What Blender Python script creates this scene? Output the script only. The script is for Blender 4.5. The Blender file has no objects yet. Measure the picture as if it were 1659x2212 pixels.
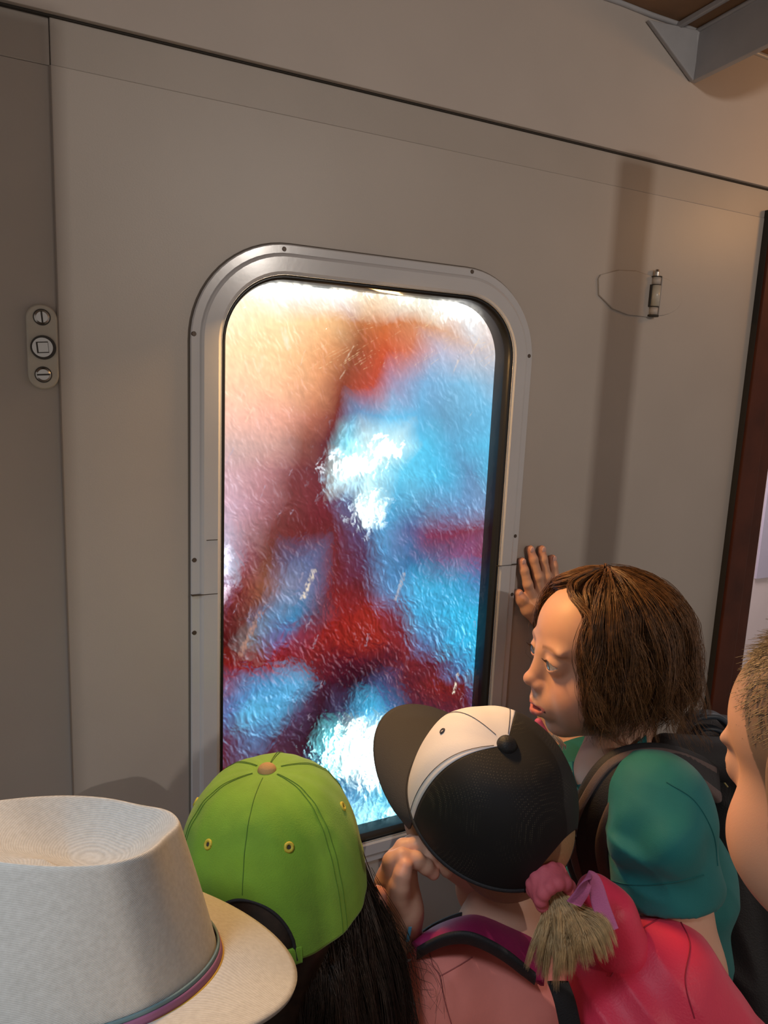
import bpy, math, random
import numpy as np
from mathutils import Vector, Matrix
random.seed(4); RNG = np.random.default_rng(7)
S = bpy.context.scene
COL = S.collection

# ------------------------------------------------------------------ camera
FPX = 1594.1
CAM = np.array([0.0, -0.95, 1.45])
YAW, PITCH, ROLL = 0.47963, 0.171426, 0.0435017
_f = np.array([math.sin(YAW)*math.cos(PITCH), math.cos(YAW)*math.cos(PITCH), -math.sin(PITCH)])
_r = np.array([math.cos(YAW), -math.sin(YAW), 0.0]); _u = np.cross(_r, _f)
CR = _r*math.cos(ROLL)+_u*math.sin(ROLL); CU = -_r*math.sin(ROLL)+_u*math.cos(ROLL); CF = _f
cam = bpy.data.cameras.new('camera'); cam_o = bpy.data.objects.new('camera', cam); COL.objects.link(cam_o)
cam.sensor_fit = 'VERTICAL'; cam.sensor_height = 24.0; cam.lens = 24.0*FPX/2212
cam.clip_start = 0.02
cam_o.matrix_world = Matrix(((CR[0], CU[0], -CF[0], CAM[0]), (CR[1], CU[1], -CF[1], CAM[1]), (CR[2], CU[2], -CF[2], CAM[2]), (0, 0, 0, 1)))
S.camera = cam_o
S.view_settings.view_transform = 'Standard'; S.view_settings.look = 'None'
S.view_settings.exposure = 0.0; S.view_settings.gamma = 1.0; S.view_settings.use_curve_mapping = False

# ------------------------------------------------------------------ world and lights
w = bpy.data.worlds.new('world'); S.world = w; w.use_nodes = True
w.node_tree.nodes['Background'].inputs[0].default_value = (1.0, 0.88, 0.80, 1)
w.node_tree.nodes['Background'].inputs[1].default_value = 0.30
def area(name, loc, target, sx, sy, power, color, spread=math.pi):
    l = bpy.data.lights.new(name, 'AREA'); l.shape = 'RECTANGLE'; l.size = sx; l.size_y = sy
    l.energy = power; l.color = color; l.spread = spread
    o = bpy.data.objects.new(name, l); COL.objects.link(o); o.location = loc
    d = Vector(target)-Vector(loc); o.rotation_euler = d.to_track_quat('-Z', 'Y').to_euler(); return o
# small unseen lamp added behind the viewer to throw the hard shadow strips
area('shadow_strip_lamp', (0.90, -2.2, 2.12), (0.6, 0, 1.3), 0.015, 0.015, 8.5, (1.0, 0.90, 0.80))
# unseen cool fill added at upper left, narrow spread aimed at the straw hat
area('hat_fill_lamp', (-0.40, -0.75, 2.0), (0.02, -0.52, 1.2), 0.25, 0.2, 0.75, (0.72, 0.86, 1.0), 1.0)
# amber lamp to the right under the roof
area('amber_lamp', (1.55, -0.38, 1.86), (1.25, 0.0, 2.0), 0.10, 0.10, 0.75, (1.0, 0.48, 0.15))
# warm tube inside the top of the window's light box
area('window_tube_lamp', (0.475, 0.020, 1.562), (0.62, -0.45, 1.10), 0.36, 0.016, 12, (1.0, 0.56, 0.20))
area('side_room_lamp', (1.75, 0.25, 1.9), (1.6, 0.6, 1.0), 0.3, 0.3, 9.0, (1.0, 0.88, 0.86))

# ------------------------------------------------------------------ helpers
def ray(px, py): return (px-829.5)/FPX*CR-(py-1106)/FPX*CU+CF
def P(px, py, t): return CAM+ray(px, py)*t
def W(px, py, Y=0.0):
    d = ray(px, py); return CAM+d*((Y-CAM[1])/d[1])
def WX(px, py, X):
    d = ray(px, py); return CAM+d*((X-CAM[0])/d[0])
def norm(v): v = np.asarray(v, float); return v/np.linalg.norm(v)
def view_frame(px, py, t, up, fwd):
    """matrix of a head: origin on the ray, up/forward given as (right, up, towards viewer)"""
    o = P(px, py, t); z = -norm(ray(px, py)); x = norm(CR-z*(CR@z)); y = np.cross(z, x)
    U = norm(up[0]*x+up[1]*y+up[2]*z); Fv = fwd[0]*x+fwd[1]*y+fwd[2]*z
    Fv = norm(Fv-U*(Fv@U)); X = np.cross(Fv, U)
    M = np.eye(4); M[:3, 0] = X; M[:3, 1] = Fv; M[:3, 2] = U; M[:3, 3] = o
    return M
def xf(M, p): p = np.asarray(p, float); return p@M[:3, :3].T+M[:3, 3]

def mat(name, color, rough=0.6, metal=0.0, bump=0.0, bscale=200, var=0.0, vscale=6, spec=0.5, sss=0.0, attr=False, coat=0.0, sheen=0.0, weave=0):
    m = bpy.data.materials.new(name); m.use_nodes = True; nt = m.node_tree; b = nt.nodes['Principled BSDF']
    b.inputs['Base Color'].default_value = (*color, 1); b.inputs['Roughness'].default_value = rough
    b.inputs['Metallic'].default_value = metal; b.inputs['Specular IOR Level'].default_value = spec
    if sss: b.inputs['Subsurface Weight'].default_value = sss; b.inputs['Subsurface Radius'].default_value = (1, .35, .2); b.inputs['Subsurface Scale'].default_value = 0.006
    if coat: b.inputs['Coat Weight'].default_value = coat; b.inputs['Coat Roughness'].default_value = 0.15
    if sheen: b.inputs['Sheen Weight'].default_value = sheen
    tc = nt.nodes.new('ShaderNodeTexCoord')
    src = None
    if attr:
        a = nt.nodes.new('ShaderNodeAttribute'); a.attribute_name = 'Col'; src = a.outputs['Color']
    if var:
        n = nt.nodes.new('ShaderNodeTexNoise'); n.inputs['Scale'].default_value = vscale; n.inputs['Detail'].default_value = 6
        nt.links.new(tc.outputs['Object'], n.inputs['Vector'])
        mr = nt.nodes.new('ShaderNodeMapRange'); mr.inputs[1].default_value = .3; mr.inputs[2].default_value = .7
        mr.inputs[3].default_value = 1-var; mr.inputs[4].default_value = 1+var
        nt.links.new(n.outputs['Fac'], mr.inputs[0])
        mx = nt.nodes.new('ShaderNodeVectorMath'); mx.operation = 'SCALE'
        if src: nt.links.new(src, mx.inputs[0])
        else: mx.inputs[0].default_value = color
        nt.links.new(mr.outputs[0], mx.inputs['Scale']); src = mx.outputs[0]
    if src: nt.links.new(src, b.inputs['Base Color'])
    if bump:
        if weave:
            n = nt.nodes.new('ShaderNodeTexVoronoi'); n.inputs['Scale'].default_value = bscale; o = n.outputs['Distance']
        else:
            n = nt.nodes.new('ShaderNodeTexNoise'); n.inputs['Scale'].default_value = bscale; n.inputs['Detail'].default_value = 4; o = n.outputs['Fac']
        nt.links.new(tc.outputs['Object'], n.inputs['Vector'])
        bp = nt.nodes.new('ShaderNodeBump'); bp.inputs['Strength'].default_value = bump; bp.inputs['Distance'].default_value = 0.002
        nt.links.new(o, bp.inputs['Height']); nt.links.new(bp.outputs[0], b.inputs['Normal'])
    return m

def mesh_obj(name, V, Fs, material, parent=None, smooth=True, cols=None, kind=None, world=True):
    """V (n,3); Fs list of (m,k) int arrays or list of index tuples"""
    me = bpy.data.meshes.new(name); V = np.asarray(V, np.float32)
    if isinstance(Fs, np.ndarray): Fs = [Fs]
    if len(Fs) and isinstance(Fs[0], np.ndarray):
        cnt = np.concatenate([np.full(len(f), f.shape[1], np.int32) for f in Fs])
        idx = np.concatenate([f.ravel() for f in Fs]).astype(np.int32)
    else:
        cnt = np.array([len(f) for f in Fs], np.int32); idx = np.array([i for f in Fs for i in f], np.int32)
    me.vertices.add(len(V)); me.vertices.foreach_set('co', V.ravel())
    me.loops.add(len(idx)); me.loops.foreach_set('vertex_index', idx)
    me.polygons.add(len(cnt)); st = np.zeros(len(cnt), np.int32); st[1:] = np.cumsum(cnt)[:-1]
    me.polygons.foreach_set('loop_start', st); me.polygons.foreach_set('loop_total', cnt)
    me.update(calc_edges=True); me.validate()
    me.polygons.foreach_set('use_smooth', np.full(len(me.polygons), smooth)); 
    if cols is not None:
        a = me.color_attributes.new('Col', 'FLOAT_COLOR', 'POINT')
        c = np.ones((len(V), 4), np.float32); c[:, :3] = cols; a.data.foreach_set('color', c.ravel())
    ms = material if isinstance(material, (list, tuple)) else [material]
    for m in ms: me.materials.append(m)
    o = bpy.data.objects.new(name, me); COL.objects.link(o)
    if parent is not None:
        o.parent = parent; o.matrix_parent_inverse = parent.matrix_basis.inverted() if parent.parent is None else Matrix.Identity(4)
    if kind: o['kind'] = kind
    return o
def thing(name, label, cat, loc=(0, 0, 0), group=None):
    o = bpy.data.objects.new(name, None); COL.objects.link(o); o.location = [float(v) for v in loc]; o.empty_display_size = .05
    o['label'] = label; o['category'] = cat
    if group: o['group'] = group
    bpy.context.view_layer.update(); return o
def tag(o, label, cat, group=None):
    o['label'] = label; o['category'] = cat
    if group: o['group'] = group
    return o

def grid_faces(n, m, wrapn=False, wrapm=False, off=0):
    i = np.arange(n if wrapn else n-1); j = np.arange(m if wrapm else m-1)
    I, J = np.meshgrid(i, j, indexing='ij'); I2 = (I+1) % n; J2 = (J+1) % m
    return np.stack([I*m+J, I2*m+J, I2*m+J2, I*m+J2], -1).reshape(-1, 4)+off
class MB:
    def __init__(s): s.V = []; s.F = []; s.n = 0
    def add(s, V, F):
        V = np.asarray(V, float).reshape(-1, 3)
        for f in (F.tolist() if isinstance(F, np.ndarray) else F): s.F.append(tuple(i+s.n for i in f))
        s.V.append(V); s.n += len(V); return s
    def box(s, lo, hi):
        x0, y0, z0 = lo; x1, y1, z1 = hi
        V = [(x0,y0,z0),(x1,y0,z0),(x1,y1,z0),(x0,y1,z0),(x0,y0,z1),(x1,y0,z1),(x1,y1,z1),(x0,y1,z1)]
        return s.add(V, [(0,3,2,1),(4,5,6,7),(0,1,5,4),(1,2,6,5),(2,3,7,6),(3,0,4,7)])
    def prism(s, pts, axis_vec):
        n = len(pts); a = np.asarray(pts, float); b = a+np.asarray(axis_vec, float)
        F = [tuple(range(n))[::-1], tuple(range(n, 2*n))]+[(i, (i+1) % n, (i+1) % n+n, i+n) for i in range(n)]
        return s.add(np.vstack([a, b]), F)
    def cyl(s, c, d, r, h, n=28, r2=None):
        d = norm(d); a = norm(np.cross(d, [.3, .5, .81])); b = np.cross(d, a); r2 = r if r2 is None else r2
        th = np.linspace(0, 2*np.pi, n, endpoint=False)
        ring = lambda R, k: np.asarray(c)+k*d+R*(np.cos(th)[:, None]*a+np.sin(th)[:, None]*b)
        V = np.vstack([ring(r, 0), ring(r2, h)])
        F = [tuple(range(n))[::-1], tuple(range(n, 2*n))]+[(i, (i+1) % n, (i+1) % n+n, i+n) for i in range(n)]
        return s.add(V, F)
    def build(s, name, m, parent=None, bevel=0, smooth=False, kind=None, seg=2):
        o = mesh_obj(name, np.vstack(s.V), s.F, m, parent, smooth, kind=kind)
        if bevel:
            b = o.modifiers.new('bevel', 'BEVEL'); b.width = bevel; b.segments = seg; b.limit_method = 'ANGLE'; b.angle_limit = .7
            o.data.polygons.foreach_set('use_smooth', np.full(len(o.data.polygons), True)); 
            wn = o.modifiers.new('wn', 'WEIGHTED_NORMAL')
        return o
def catmull(pts, n):
    p = np.asarray(pts, float); p = np.vstack([2*p[0]-p[1], p, 2*p[-1]-p[-2]]); k = len(p)-3
    t = np.linspace(0, k-1e-9, n); i = t.astype(int); f = (t-i)[:, None]
    a, b, c, d = p[i], p[i+1], p[i+2], p[i+3]
    return .5*((2*b)+(-a+c)*f+(2*a-5*b+4*c-d)*f**2+(-a+3*b-3*c+d)*f**3)
def tubes(strands, rad, sides=3):
    """strands (N,S,3), rad (N,S) -> V,F"""
    A = np.asarray(strands, float); N, n, _ = A.shape
    T = np.gradient(A, axis=1); T /= np.linalg.norm(T, axis=2, keepdims=True)+1e-12
    ref = np.tile(np.array([.31, .77, .55]), (N, 1))
    a = np.cross(T, ref[:, None, :]); a /= np.linalg.norm(a, axis=2, keepdims=True)+1e-9; b = np.cross(T, a)
    th = np.arange(sides)*2*np.pi/sides
    V = A[:, :, None, :]+rad[:, :, None, None]*(np.cos(th)[None, None, :, None]*a[:, :, None, :]+np.sin(th)[None, None, :, None]*b[:, :, None, :])
    base = (np.arange(N)*n*sides)[:, None, None]
    i = np.arange(n-1)[None, :, None]; j = np.arange(sides)[None, None, :]; j2 = (j+1) % sides
    F = np.stack([base+i*sides+j, base+i*sides+j2, base+(i+1)*sides+j2, base+(i+1)*sides+j], -1).reshape(-1, 4)
    return V.reshape(-1, 3), F
def tube_obj(name, pts, r, m, parent=None, n=40, sides=10, taper=None):
    c = catmull(pts, n)[None]; rr = np.full((1, n), r)
    if taper is not None: rr = np.interp(np.linspace(0, 1, n), np.linspace(0, 1, len(taper)), taper)[None]*r
    V, F = tubes(c, rr, sides); return mesh_obj(name, V, F, m, parent)
def ribbon(name, pts, side, width, thick, m, parent=None, n=50, crown=0.0):
    """flat padded strap through pts, side = list of width directions"""
    c = catmull(pts, n); sd = catmull(side, n); sd /= np.linalg.norm(sd, axis=1, keepdims=True)
    T = np.gradient(c, axis=0); T /= np.linalg.norm(T, axis=1, keepdims=True); nn = np.cross(T, sd); nn /= np.linalg.norm(nn, axis=1, keepdims=True)
    th = np.linspace(0, 2*np.pi, 16, endpoint=False)
    cs = np.sign(np.cos(th))*np.abs(np.cos(th))**.6*width/2; sn = np.sign(np.sin(th))*np.abs(np.sin(th))**.6*thick/2
    V = c[:, None]+cs[None, :, None]*sd[:, None]+sn[None, :, None]*nn[:, None]
    F = [f for f in grid_faces(n, 16, wrapm=True).tolist()]+[tuple(range(16))[::-1], tuple(range((n-1)*16, n*16))]
    return mesh_obj(name, V.reshape(-1, 3), F, m, parent)

from mathutils.bvhtree import BVHTree
def drape(o, pts, n=40, off=.001):
    """thin seam lying on a built surface, along a run of picture points"""
    t = BVHTree.FromPolygons([v.co[:] for v in o.data.vertices], [p.vertices[:] for p in o.data.polygons]); c = catmull([(x, y, 0) for x, y in pts], n); out = []
    for x, y, _ in c:
        d = ray(x, y); h = t.ray_cast(Vector(CAM), Vector(d))
        if h[0] is not None: out.append(np.array(h[0])+np.array(h[1])*off*(1 if np.dot(h[1], d) < 0 else -1))
    return np.array(out)
def seam_on(o, pts, r, m, name='seam', n=50, off=.0003):
    q = drape(o, pts, n, off)
    if len(q) > 3:
        V, F = tubes(q[None], np.full((1, len(q)), r), 5); mesh_obj(name, V, F, m, o)
# ---------- small implicit-surface mesher (smooth unions, one continuous skin)
def smin(a, b, k):
    h = np.maximum(k-np.abs(a-b), 0)/k; return np.minimum(a, b)-h*h*k*.25
def smax(a, b, k): return -smin(-a, -b, k)
def cone(a, b, ra, rb=None, k=.01, op='u'):
    a = np.asarray(a, float); b = np.asarray(b, float); rb = ra if rb is None else rb; r = max(ra, rb)
    def f(X, Y, Z):
        ba = b-a; L = ba@ba+1e-12
        h = np.clip(((X-a[0])*ba[0]+(Y-a[1])*ba[1]+(Z-a[2])*ba[2])/L, 0, 1)
        return np.sqrt((X-a[0]-h*ba[0])**2+(Y-a[1]-h*ba[1])**2+(Z-a[2]-h*ba[2])**2)-(ra+(rb-ra)*h)
    return (f, np.minimum(a, b)-r, np.maximum(a, b)+r, op, k)
def ell(c, r, R=None, k=.01, op='u'):
    c = np.asarray(c, float); r = np.asarray(r, float)*np.ones(3); ext = np.full(3, r.max()) if R is not None else r
    def f(X, Y, Z):
        x, y, z = X-c[0], Y-c[1], Z-c[2]
        if R is not None: x, y, z = (R[0, i]*x+R[1, i]*y+R[2, i]*z for i in range(3))
        k0 = np.sqrt((x/r[0])**2+(y/r[1])**2+(z/r[2])**2); k1 = np.sqrt((x/r[0]**2)**2+(y/r[1]**2)**2+(z/r[2]**2)**2)+1e-9
        return k0*(k0-1)/k1
    return (f, c-ext, c+ext, op, k)
def chain(pts, rads, k=.01):
    return [cone(pts[i], pts[i+1], rads[i], rads[i+1], k) for i in range(len(pts)-1)]
def sdf_mesh(prims, h, post=None):
    us = [p for p in prims if p[3] == 'u']
    lo = np.min([p[1] for p in us], 0)-3*h; hi = np.max([p[2] for p in us], 0)+3*h
    n = np.ceil((hi-lo)/h).astype(int)+1
    ax = [lo[i]+h*np.arange(n[i]) for i in range(3)]
    F = np.full(n, .05, np.float32)
    for f, a, b, op, k in prims:
        pad = k+3*h
        s = []
        for i in range(3):
            i0 = int(max(0, math.floor((a[i]-pad-lo[i])/h))); i1 = int(min(n[i], math.ceil((b[i]+pad-lo[i])/h)+1)); s.append(slice(i0, max(i1, i0)))
        if any(q.stop <= q.start for q in s): continue
        X = ax[0][s[0]][:, None, None]; Y = ax[1][s[1]][None, :, None]; Z = ax[2][s[2]][None, None, :]
        d = f(X, Y, Z); cur = F[tuple(s)]
        F[tuple(s)] = smin(cur, d, k) if op == 'u' else smax(cur, -d, k)
    if post is not None: F = post(F, *np.meshgrid(*ax, indexing='ij', sparse=True))
    Sg = F < 0
    c = np.zeros(n-1, np.int8)
    for dx in (0, 1):
        for dy in (0, 1):
            for dz in (0, 1): c += Sg[dx:n[0]-1+dx, dy:n[1]-1+dy, dz:n[2]-1+dz]
    act = (c > 0) & (c < 8); cells = np.argwhere(act); idx = np.full(n-1, -1, np.int64); idx[act] = np.arange(len(cells))
    acc = np.zeros((len(cells), 3)); cnt = np.zeros(len(cells))
    cor = [(x, y, z) for x in (0, 1) for y in (0, 1) for z in (0, 1)]
    val = {q: F[cells[:, 0]+q[0], cells[:, 1]+q[1], cells[:, 2]+q[2]].astype(float) for q in cor}
    for q in cor:
        for ax_ in range(3):
            if q[ax_]: continue
            q2 = list(q); q2[ax_] = 1; q2 = tuple(q2); a, b = val[q], val[q2]
            m = (a < 0) != (b < 0); t = np.where(m, a/(a-b+1e-20), 0)
            p = np.tile(np.array(q, float), (len(cells), 1)); p[:, ax_] += t
            acc[m] += p[m]; cnt[m] += 1
    V = lo+h*(cells+acc/cnt[:, None])
    Q = []
    for ax_, (u_, v_) in enumerate(((1, 2), (2, 0), (0, 1))):
        sl0 = [slice(None)]*3; sl1 = [slice(None)]*3; sl0[ax_] = slice(0, -1); sl1[ax_] = slice(1, None)
        A = Sg[tuple(sl0)]; B = Sg[tuple(sl1)]; e = np.argwhere(A != B)
        e = e[(e[:, u_] > 0) & (e[:, v_] > 0) & (e[:, u_] < n[u_]-1) & (e[:, v_] < n[v_]-1)]
        ins = A[e[:, 0], e[:, 1], e[:, 2]]
        def cell(du, dv):
            k = e.copy(); k[:, u_] += du; k[:, v_] += dv; return idx[k[:, 0], k[:, 1], k[:, 2]]
        q = np.stack([cell(-1, -1), cell(0, -1), cell(0, 0), cell(-1, 0)], -1)
        q[~ins] = q[~ins][:, ::-1]; Q.append(q)
    Q = np.concatenate(Q); Q = Q[(Q >= 0).all(1)]
    return V, Q
def noise2(U, V, scale, seed):
    g = np.random.default_rng(seed).random((257, 257)); u = U*scale+40.3; v = V*scale+17.7
    i = np.floor(u).astype(int); j = np.floor(v).astype(int); fu = u-i; fv = v-j; fu = fu*fu*(3-2*fu); fv = fv*fv*(3-2*fv)
    i0, i1, j0, j1 = i % 257, (i+1) % 257, j % 257, (j+1) % 257
    return ((g[i0, j0]*(1-fu)+g[i1, j0]*fu)*(1-fv)+(g[i0, j1]*(1-fu)+g[i1, j1]*fu)*fv)*2-1
def wrinkle(V, amp, sc, seed, direction=None):
    """cloth folds: push vertices by smooth noise"""
    V = np.asarray(V); c = V.mean(0); d = V-c; d /= np.linalg.norm(d, axis=1, keepdims=True)+1e-9
    a = V if direction is None else V@direction
    n = noise2(a[:, 0]+.7*a[:, 2], a[:, 1]-.4*a[:, 2], sc, seed)
    return V+d*((1-np.abs(n)*1.6)[:, None])*amp
def folds(V, amp, sc, seed, ang=.6, stretch=4.):
    """long soft cloth folds running diagonally"""
    V = np.asarray(V); c = V.mean(0); d = V-c; d /= np.linalg.norm(d, axis=1, keepdims=True)+1e-9
    u = V@CR; v = V@CU; a = u*math.cos(ang)+v*math.sin(ang); b = -u*math.sin(ang)+v*math.cos(ang)
    n = noise2(a/stretch+.1*V[:, 1], b+.25*noise2(u, v, sc*.4, seed+1)/sc*2, sc, seed)
    return V+d*((.45-np.abs(n))*amp)[:, None]
def srgb(*c): c = np.array(c, float)/255; return tuple(np.where(c <= .04045, c/12.92, ((c+.055)/1.055)**2.4))

# ------------------------------------------------------------------ materials
M_wall = mat('wall_paint', (.47, .425, .385), .42, bump=.05, bscale=500, var=.045, vscale=5)
M_band = mat('wall_paint_band', (.44, .395, .355), .45, bump=.05, bscale=500, var=.04, vscale=7)
M_head = mat('header_paint', (.52, .465, .425), .5, bump=.05, bscale=500, var=.04, vscale=6)
M_frame = mat('frame_paint', (.57, .57, .59), .22, bump=.03, bscale=120, var=.03, vscale=9, coat=.4)
M_gap = mat('dark_joint', (.035, .03, .025), .8)
M_rubber = mat('black_rubber', (.010, .010, .011), .3)
M_rust = mat('rusty_screw', (.10, .075, .06), .5, metal=.5)
M_steel = mat('steel', (.55, .54, .52), .25, metal=1, bump=.05, bscale=300)
M_dark = mat('dark_metal', (.05, .045, .04), .4, metal=.6)
M_plate = mat('cream_metal', (.50, .47, .40), .35, bump=.08, bscale=200, var=.06, vscale=60, coat=.3)
M_wood = mat('red_brown_wood', (.085, .020, .008), .55, bump=.15, bscale=60, var=.25, vscale=14, spec=.25)
M_ceil = mat('tan_ceiling', (.30, .17, .09), .7, var=.08, vscale=9, bump=.1, bscale=120)
M_rib = mat('rib_paint', (.44, .44, .46), .35, var=.06, vscale=20, bump=.1, bscale=90)

# ------------------------------------------------------------------ the room
struct = lambda o: o
mb = MB(); mb.box((-1.6, -3.3, -.05), (3.0, 1.2, 0)); mb.build('floor', mat('dark_lino', (.10, .07, .05), .5, var=.2), kind='structure')
# main wall with openings: window hole x .252-.709, z .740-1.583 ; doorway x>1.36
WX0, WX1, WZ0, WZ1 = .250, .711, .738, 1.584
def rrect(x0, x1, z0, z1, r, n=12):
    pts = []
    for cx, cz, a0 in ((x1-r, z1-r, 0), (x0+r, z1-r, 90), (x0+r, z0+r, 180), (x1-r, z0+r, 270)):
        for i in range(n+1):
            a = math.radians(a0+90*i/n); pts.append((cx+r*math.cos(a), cz+r*math.sin(a)))
    return pts
def holed(x0, x1, z0, z1, hole, y, th):
    """rectangle with a rounded hole, front at y, thickness th into +y"""
    n = len(hole); out = []
    cx, cz = np.mean([p[0] for p in hole]), np.mean([p[1] for p in hole])
    q = n//4
    corners = [(x1, z1), (x0, z1), (x0, z0), (x1, z0)]
    V = [(p[0], y, p[1]) for p in hole]+[(c[0], y, c[1]) for c in corners]
    F = []
    for c in range(4):
        for i in range(q-1): F.append((c*q+i, c*q+i+1, n+c))
        a = c*q+q-1; b = (c*q+q) % n; F.append((a, b, n+(c+1) % 4, n+c))
    V += [(v[0], y+th, v[2]) for v in V]; m = n+4
    F2 = [tuple(i+m for i in f[::-1]) for f in F]
    F3 = [((i+1) % n, i, i+m, (i+1) % n+m) for i in range(n)]
    F4 = [(n+i, n+(i+1) % 4, n+(i+1) % 4+m, n+i+m) for i in range(4)]
    return V, F+F2+F3+F4
hole = rrect(WX0-.012, WX1+.012, WZ0-.012, WZ1+.012, .09)
V, F = holed(.062, 1.262, 0.0, 1.7764, hole, 0.0, .035)
mesh_obj('door_1', V, F, M_wall, smooth=False, kind='structure').name = 'wall_front'
MB().box((-1.6, .0035, 0), (.0615, .035, 1.776)).build('wall_left', M_wall, kind='structure')
# band between door head and header, header board above, ceiling
MB().box((-1.6, .0035, 1.7765), (.0615, .05, 1.83)).box((.062, .0006, 1.7766), (1.262, .05, 1.83)).box((1.262, .0, 1.7766), (1.70, .05, 1.83)).build('trim_1', M_band, bevel=.0012, kind='structure')
MB().box((-1.6, -.010, 1.826), (2.8, .05, 2.06)).build('trim_2', M_head, bevel=.001, kind='structure')
MB().box((-1.6, -.0025, 1.8240), (2.8, .0034, 1.8262)).build('trim_3', M_gap, kind='structure')
# seams of the door leaf
MB().box((.0602, -.0006, 0), (.0620, .01, 1.776)).build('trim_4', mat('joint', (.25, .22, .20), .7), kind='structure')
MB().box((1.262, .0, 1.70), (2.8, .035, 1.777)).build('wall_right', M_wall, kind='structure')
# ceiling rising towards the viewer
A = W(1490, 178, -.010); B = WX(1659, 95, A[0]); sl = (B[2]-A[2])/(A[1]-B[1]); zc = 2.03
def cz(y): yy = -y; return zc+sl*yy+.05*max(yy-.5, 0)**2
ys = np.linspace(.05, -3.3, 40); V = [(x, y, cz(min(y, 0))+d) for d in (0, .03) for x in (-1.6, 3.0) for y in ys]
n = 40
F = np.vstack([grid_faces(2, n), grid_faces(2, n, off=2*n)[:, ::-1]])
mesh_obj('ceiling', V, F, M_ceil, kind='structure')
# roof rib: web plate following the ceiling, with weld fillet plate and moulding
ys = np.linspace(-.010, -2.6, 24); mb = MB()
pr = [(y, cz(y)-.002) for y in ys]+[(y, cz(y)-.002-(zc-A[2]-.002)) for y in ys[::-1]]
mb.prism([(A[0], y, z) for y, z in pr], (.012, 0, 0))
rib = thing('roof_rib', 'grey painted steel roof rib running up from the wall under the tan ceiling', 'beam', (A[0], -.02, 2.0))
mb.build('web_plate', M_rib, rib, bevel=.001)
G0 = W(1459, 65, -.012); mx = G0[0]
mo = MB(); pm = [(y, cz(y)-.001) for y in ys]+[(y, cz(y)-.010) for y in ys[::-1]]
mo.prism([(mx, y, z) for y, z in pm], (.008, 0, 0)); mo.build('edge_moulding', M_rib, rib, bevel=.002)
g1 = W(1395, 45, -.012); g3 = W(1486, 176, -.012)
MB().prism([(g1[0], -.0105, g1[2]), (g3[0]+.006, -.0105, g3[2]), (A[0]+.006, -.0105, zc-.002)], (0, -.008, 0)).build('gusset', M_rib, rib, bevel=.002)
tb = np.array([[A[0]-.001, y, cz(y)-.004] for y in np.linspace(-.012, -1.2, 20)])
tube_obj('weld_bead', tb, .0035, M_rib, rib)
tube_obj('weld_seam', [(A[0]-.001, -.014, A[2]+.002), (A[0]-.001, -.014, 1.99), (A[0]-.001, -.016, zc-.004)], .004, M_rib, rib)
tr = np.array([[x, -.011, zc-.001+.001*math.sin(60*x)] for x in np.linspace(.3, 2.7, 60)])
tube_obj('trim_5', tr, .004, M_rib)['kind'] = 'structure'

# right doorway: wood casing with moulding, recess beyond
MB().box((1.248, -.018, 0), (1.298, .02, 1.79)).build('door_1', M_wood, bevel=.002, kind='structure')
d1 = bpy.data.objects['door_1']
MB().box((1.296, -.011, 0), (1.337, .05, 1.79)).build('casing_moulding', M_wood, d1, bevel=.004)
MB().box((1.2465, -.012, 0), (1.2485, .002, 1.79)).build('casing_gap', M_gap, d1)
M_side = mat('side_room_paint', (.78, .68, .69), .6, var=.03)
MB().box((1.30, .60, 0), (2.9, .62, 2.0)).build('wall_side', M_side, kind='structure')
MB().box((1.27, .05, 0), (1.30, .60, 2.0)).build('wall_inner', M_side, kind='structure')
pz = W(1645, 1000, .595); p2 = W(1632, 1250, .595)
MB().box((p2[0], .592, p2[2]), (p2[0]+.5, .5995, pz[2]+.55)).build('wall_panel', mat('lilac_panel', (.55, .52, .66), .6), kind='structure').name = 'trim_6'
q1 = W(1577, 1448, .595)
MB().box((1.31, .59, .1), (1.75, .5995, q1[2])).build('trim_7', mat('blue_grey_dado', (.24, .27, .42), .6), kind='structure')
# unseen panel and pole added behind the viewer, casting the wall's shadow strips
MB().box((.45, -1.32, 0), (.556, -1.29, 1.998)).build('shadow_panel', M_wall, kind='structure')
MB().cyl((.911, -1.3, 0), (0, 0, 1), .0158, 1.997).build('shadow_pole', M_steel, smooth=True, kind='structure')

# ------------------------------------------------------------------ the window: frame, gasket, pane, lit picture
def loft_rr(loops, name, m, parent=None, smooth=True, r0=None):
    """loops: (inset from outer rect, y)"""
    X0, X1, Z0, Z1, R = .211, .741, .698, 1.622, .128
    V = []; 
    for ins, y in loops:
        V += [(px, y, pz_) for px, pz_ in rrect(X0+ins, X1-ins, Z0+ins, Z1-ins, max(R-ins, .005), 16)]
    k = 4*17; return mesh_obj(name, V, grid_faces(len(loops), k, wrapm=True)[:, ::-1], m, parent, smooth)
win = thing('window_1', 'tall backlit window', 'window', (.476, 0, .74)); del win['label']; del win['category']; win['kind'] = 'structure'
fr = loft_rr([(0, .002), (0, -.0045), (.0015, -.006), (.011, -.0062), (.013, -.0085), (.016, -.010), (.034, -.0105), (.0375, -.009), (.0388, -.004), (.0388, .03)], 'window_frame', M_frame, win)
em = fr.modifiers.new('e', 'EDGE_SPLIT'); em.split_angle = .2
loft_rr([(-.0022, .0005), (-.0022, -.0012), (.001, -.0012)], 'frame_joint', mat('frame_dirt', (.16, .14, .12), .8), win)
loft_rr([(.0386, -.006), (.0405, -.0075), (.0435, -.006), (.044, .0), (.0455, .004), (.0455, .03)], 'gasket', M_rubber, win)
loft_rr([(.0376, -.0085), (.0384, -.0092), (.0390, -.008)], 'bright_edge', mat('bare_metal_edge', (.75, .70, .62), .25, metal=.8), win)
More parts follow.
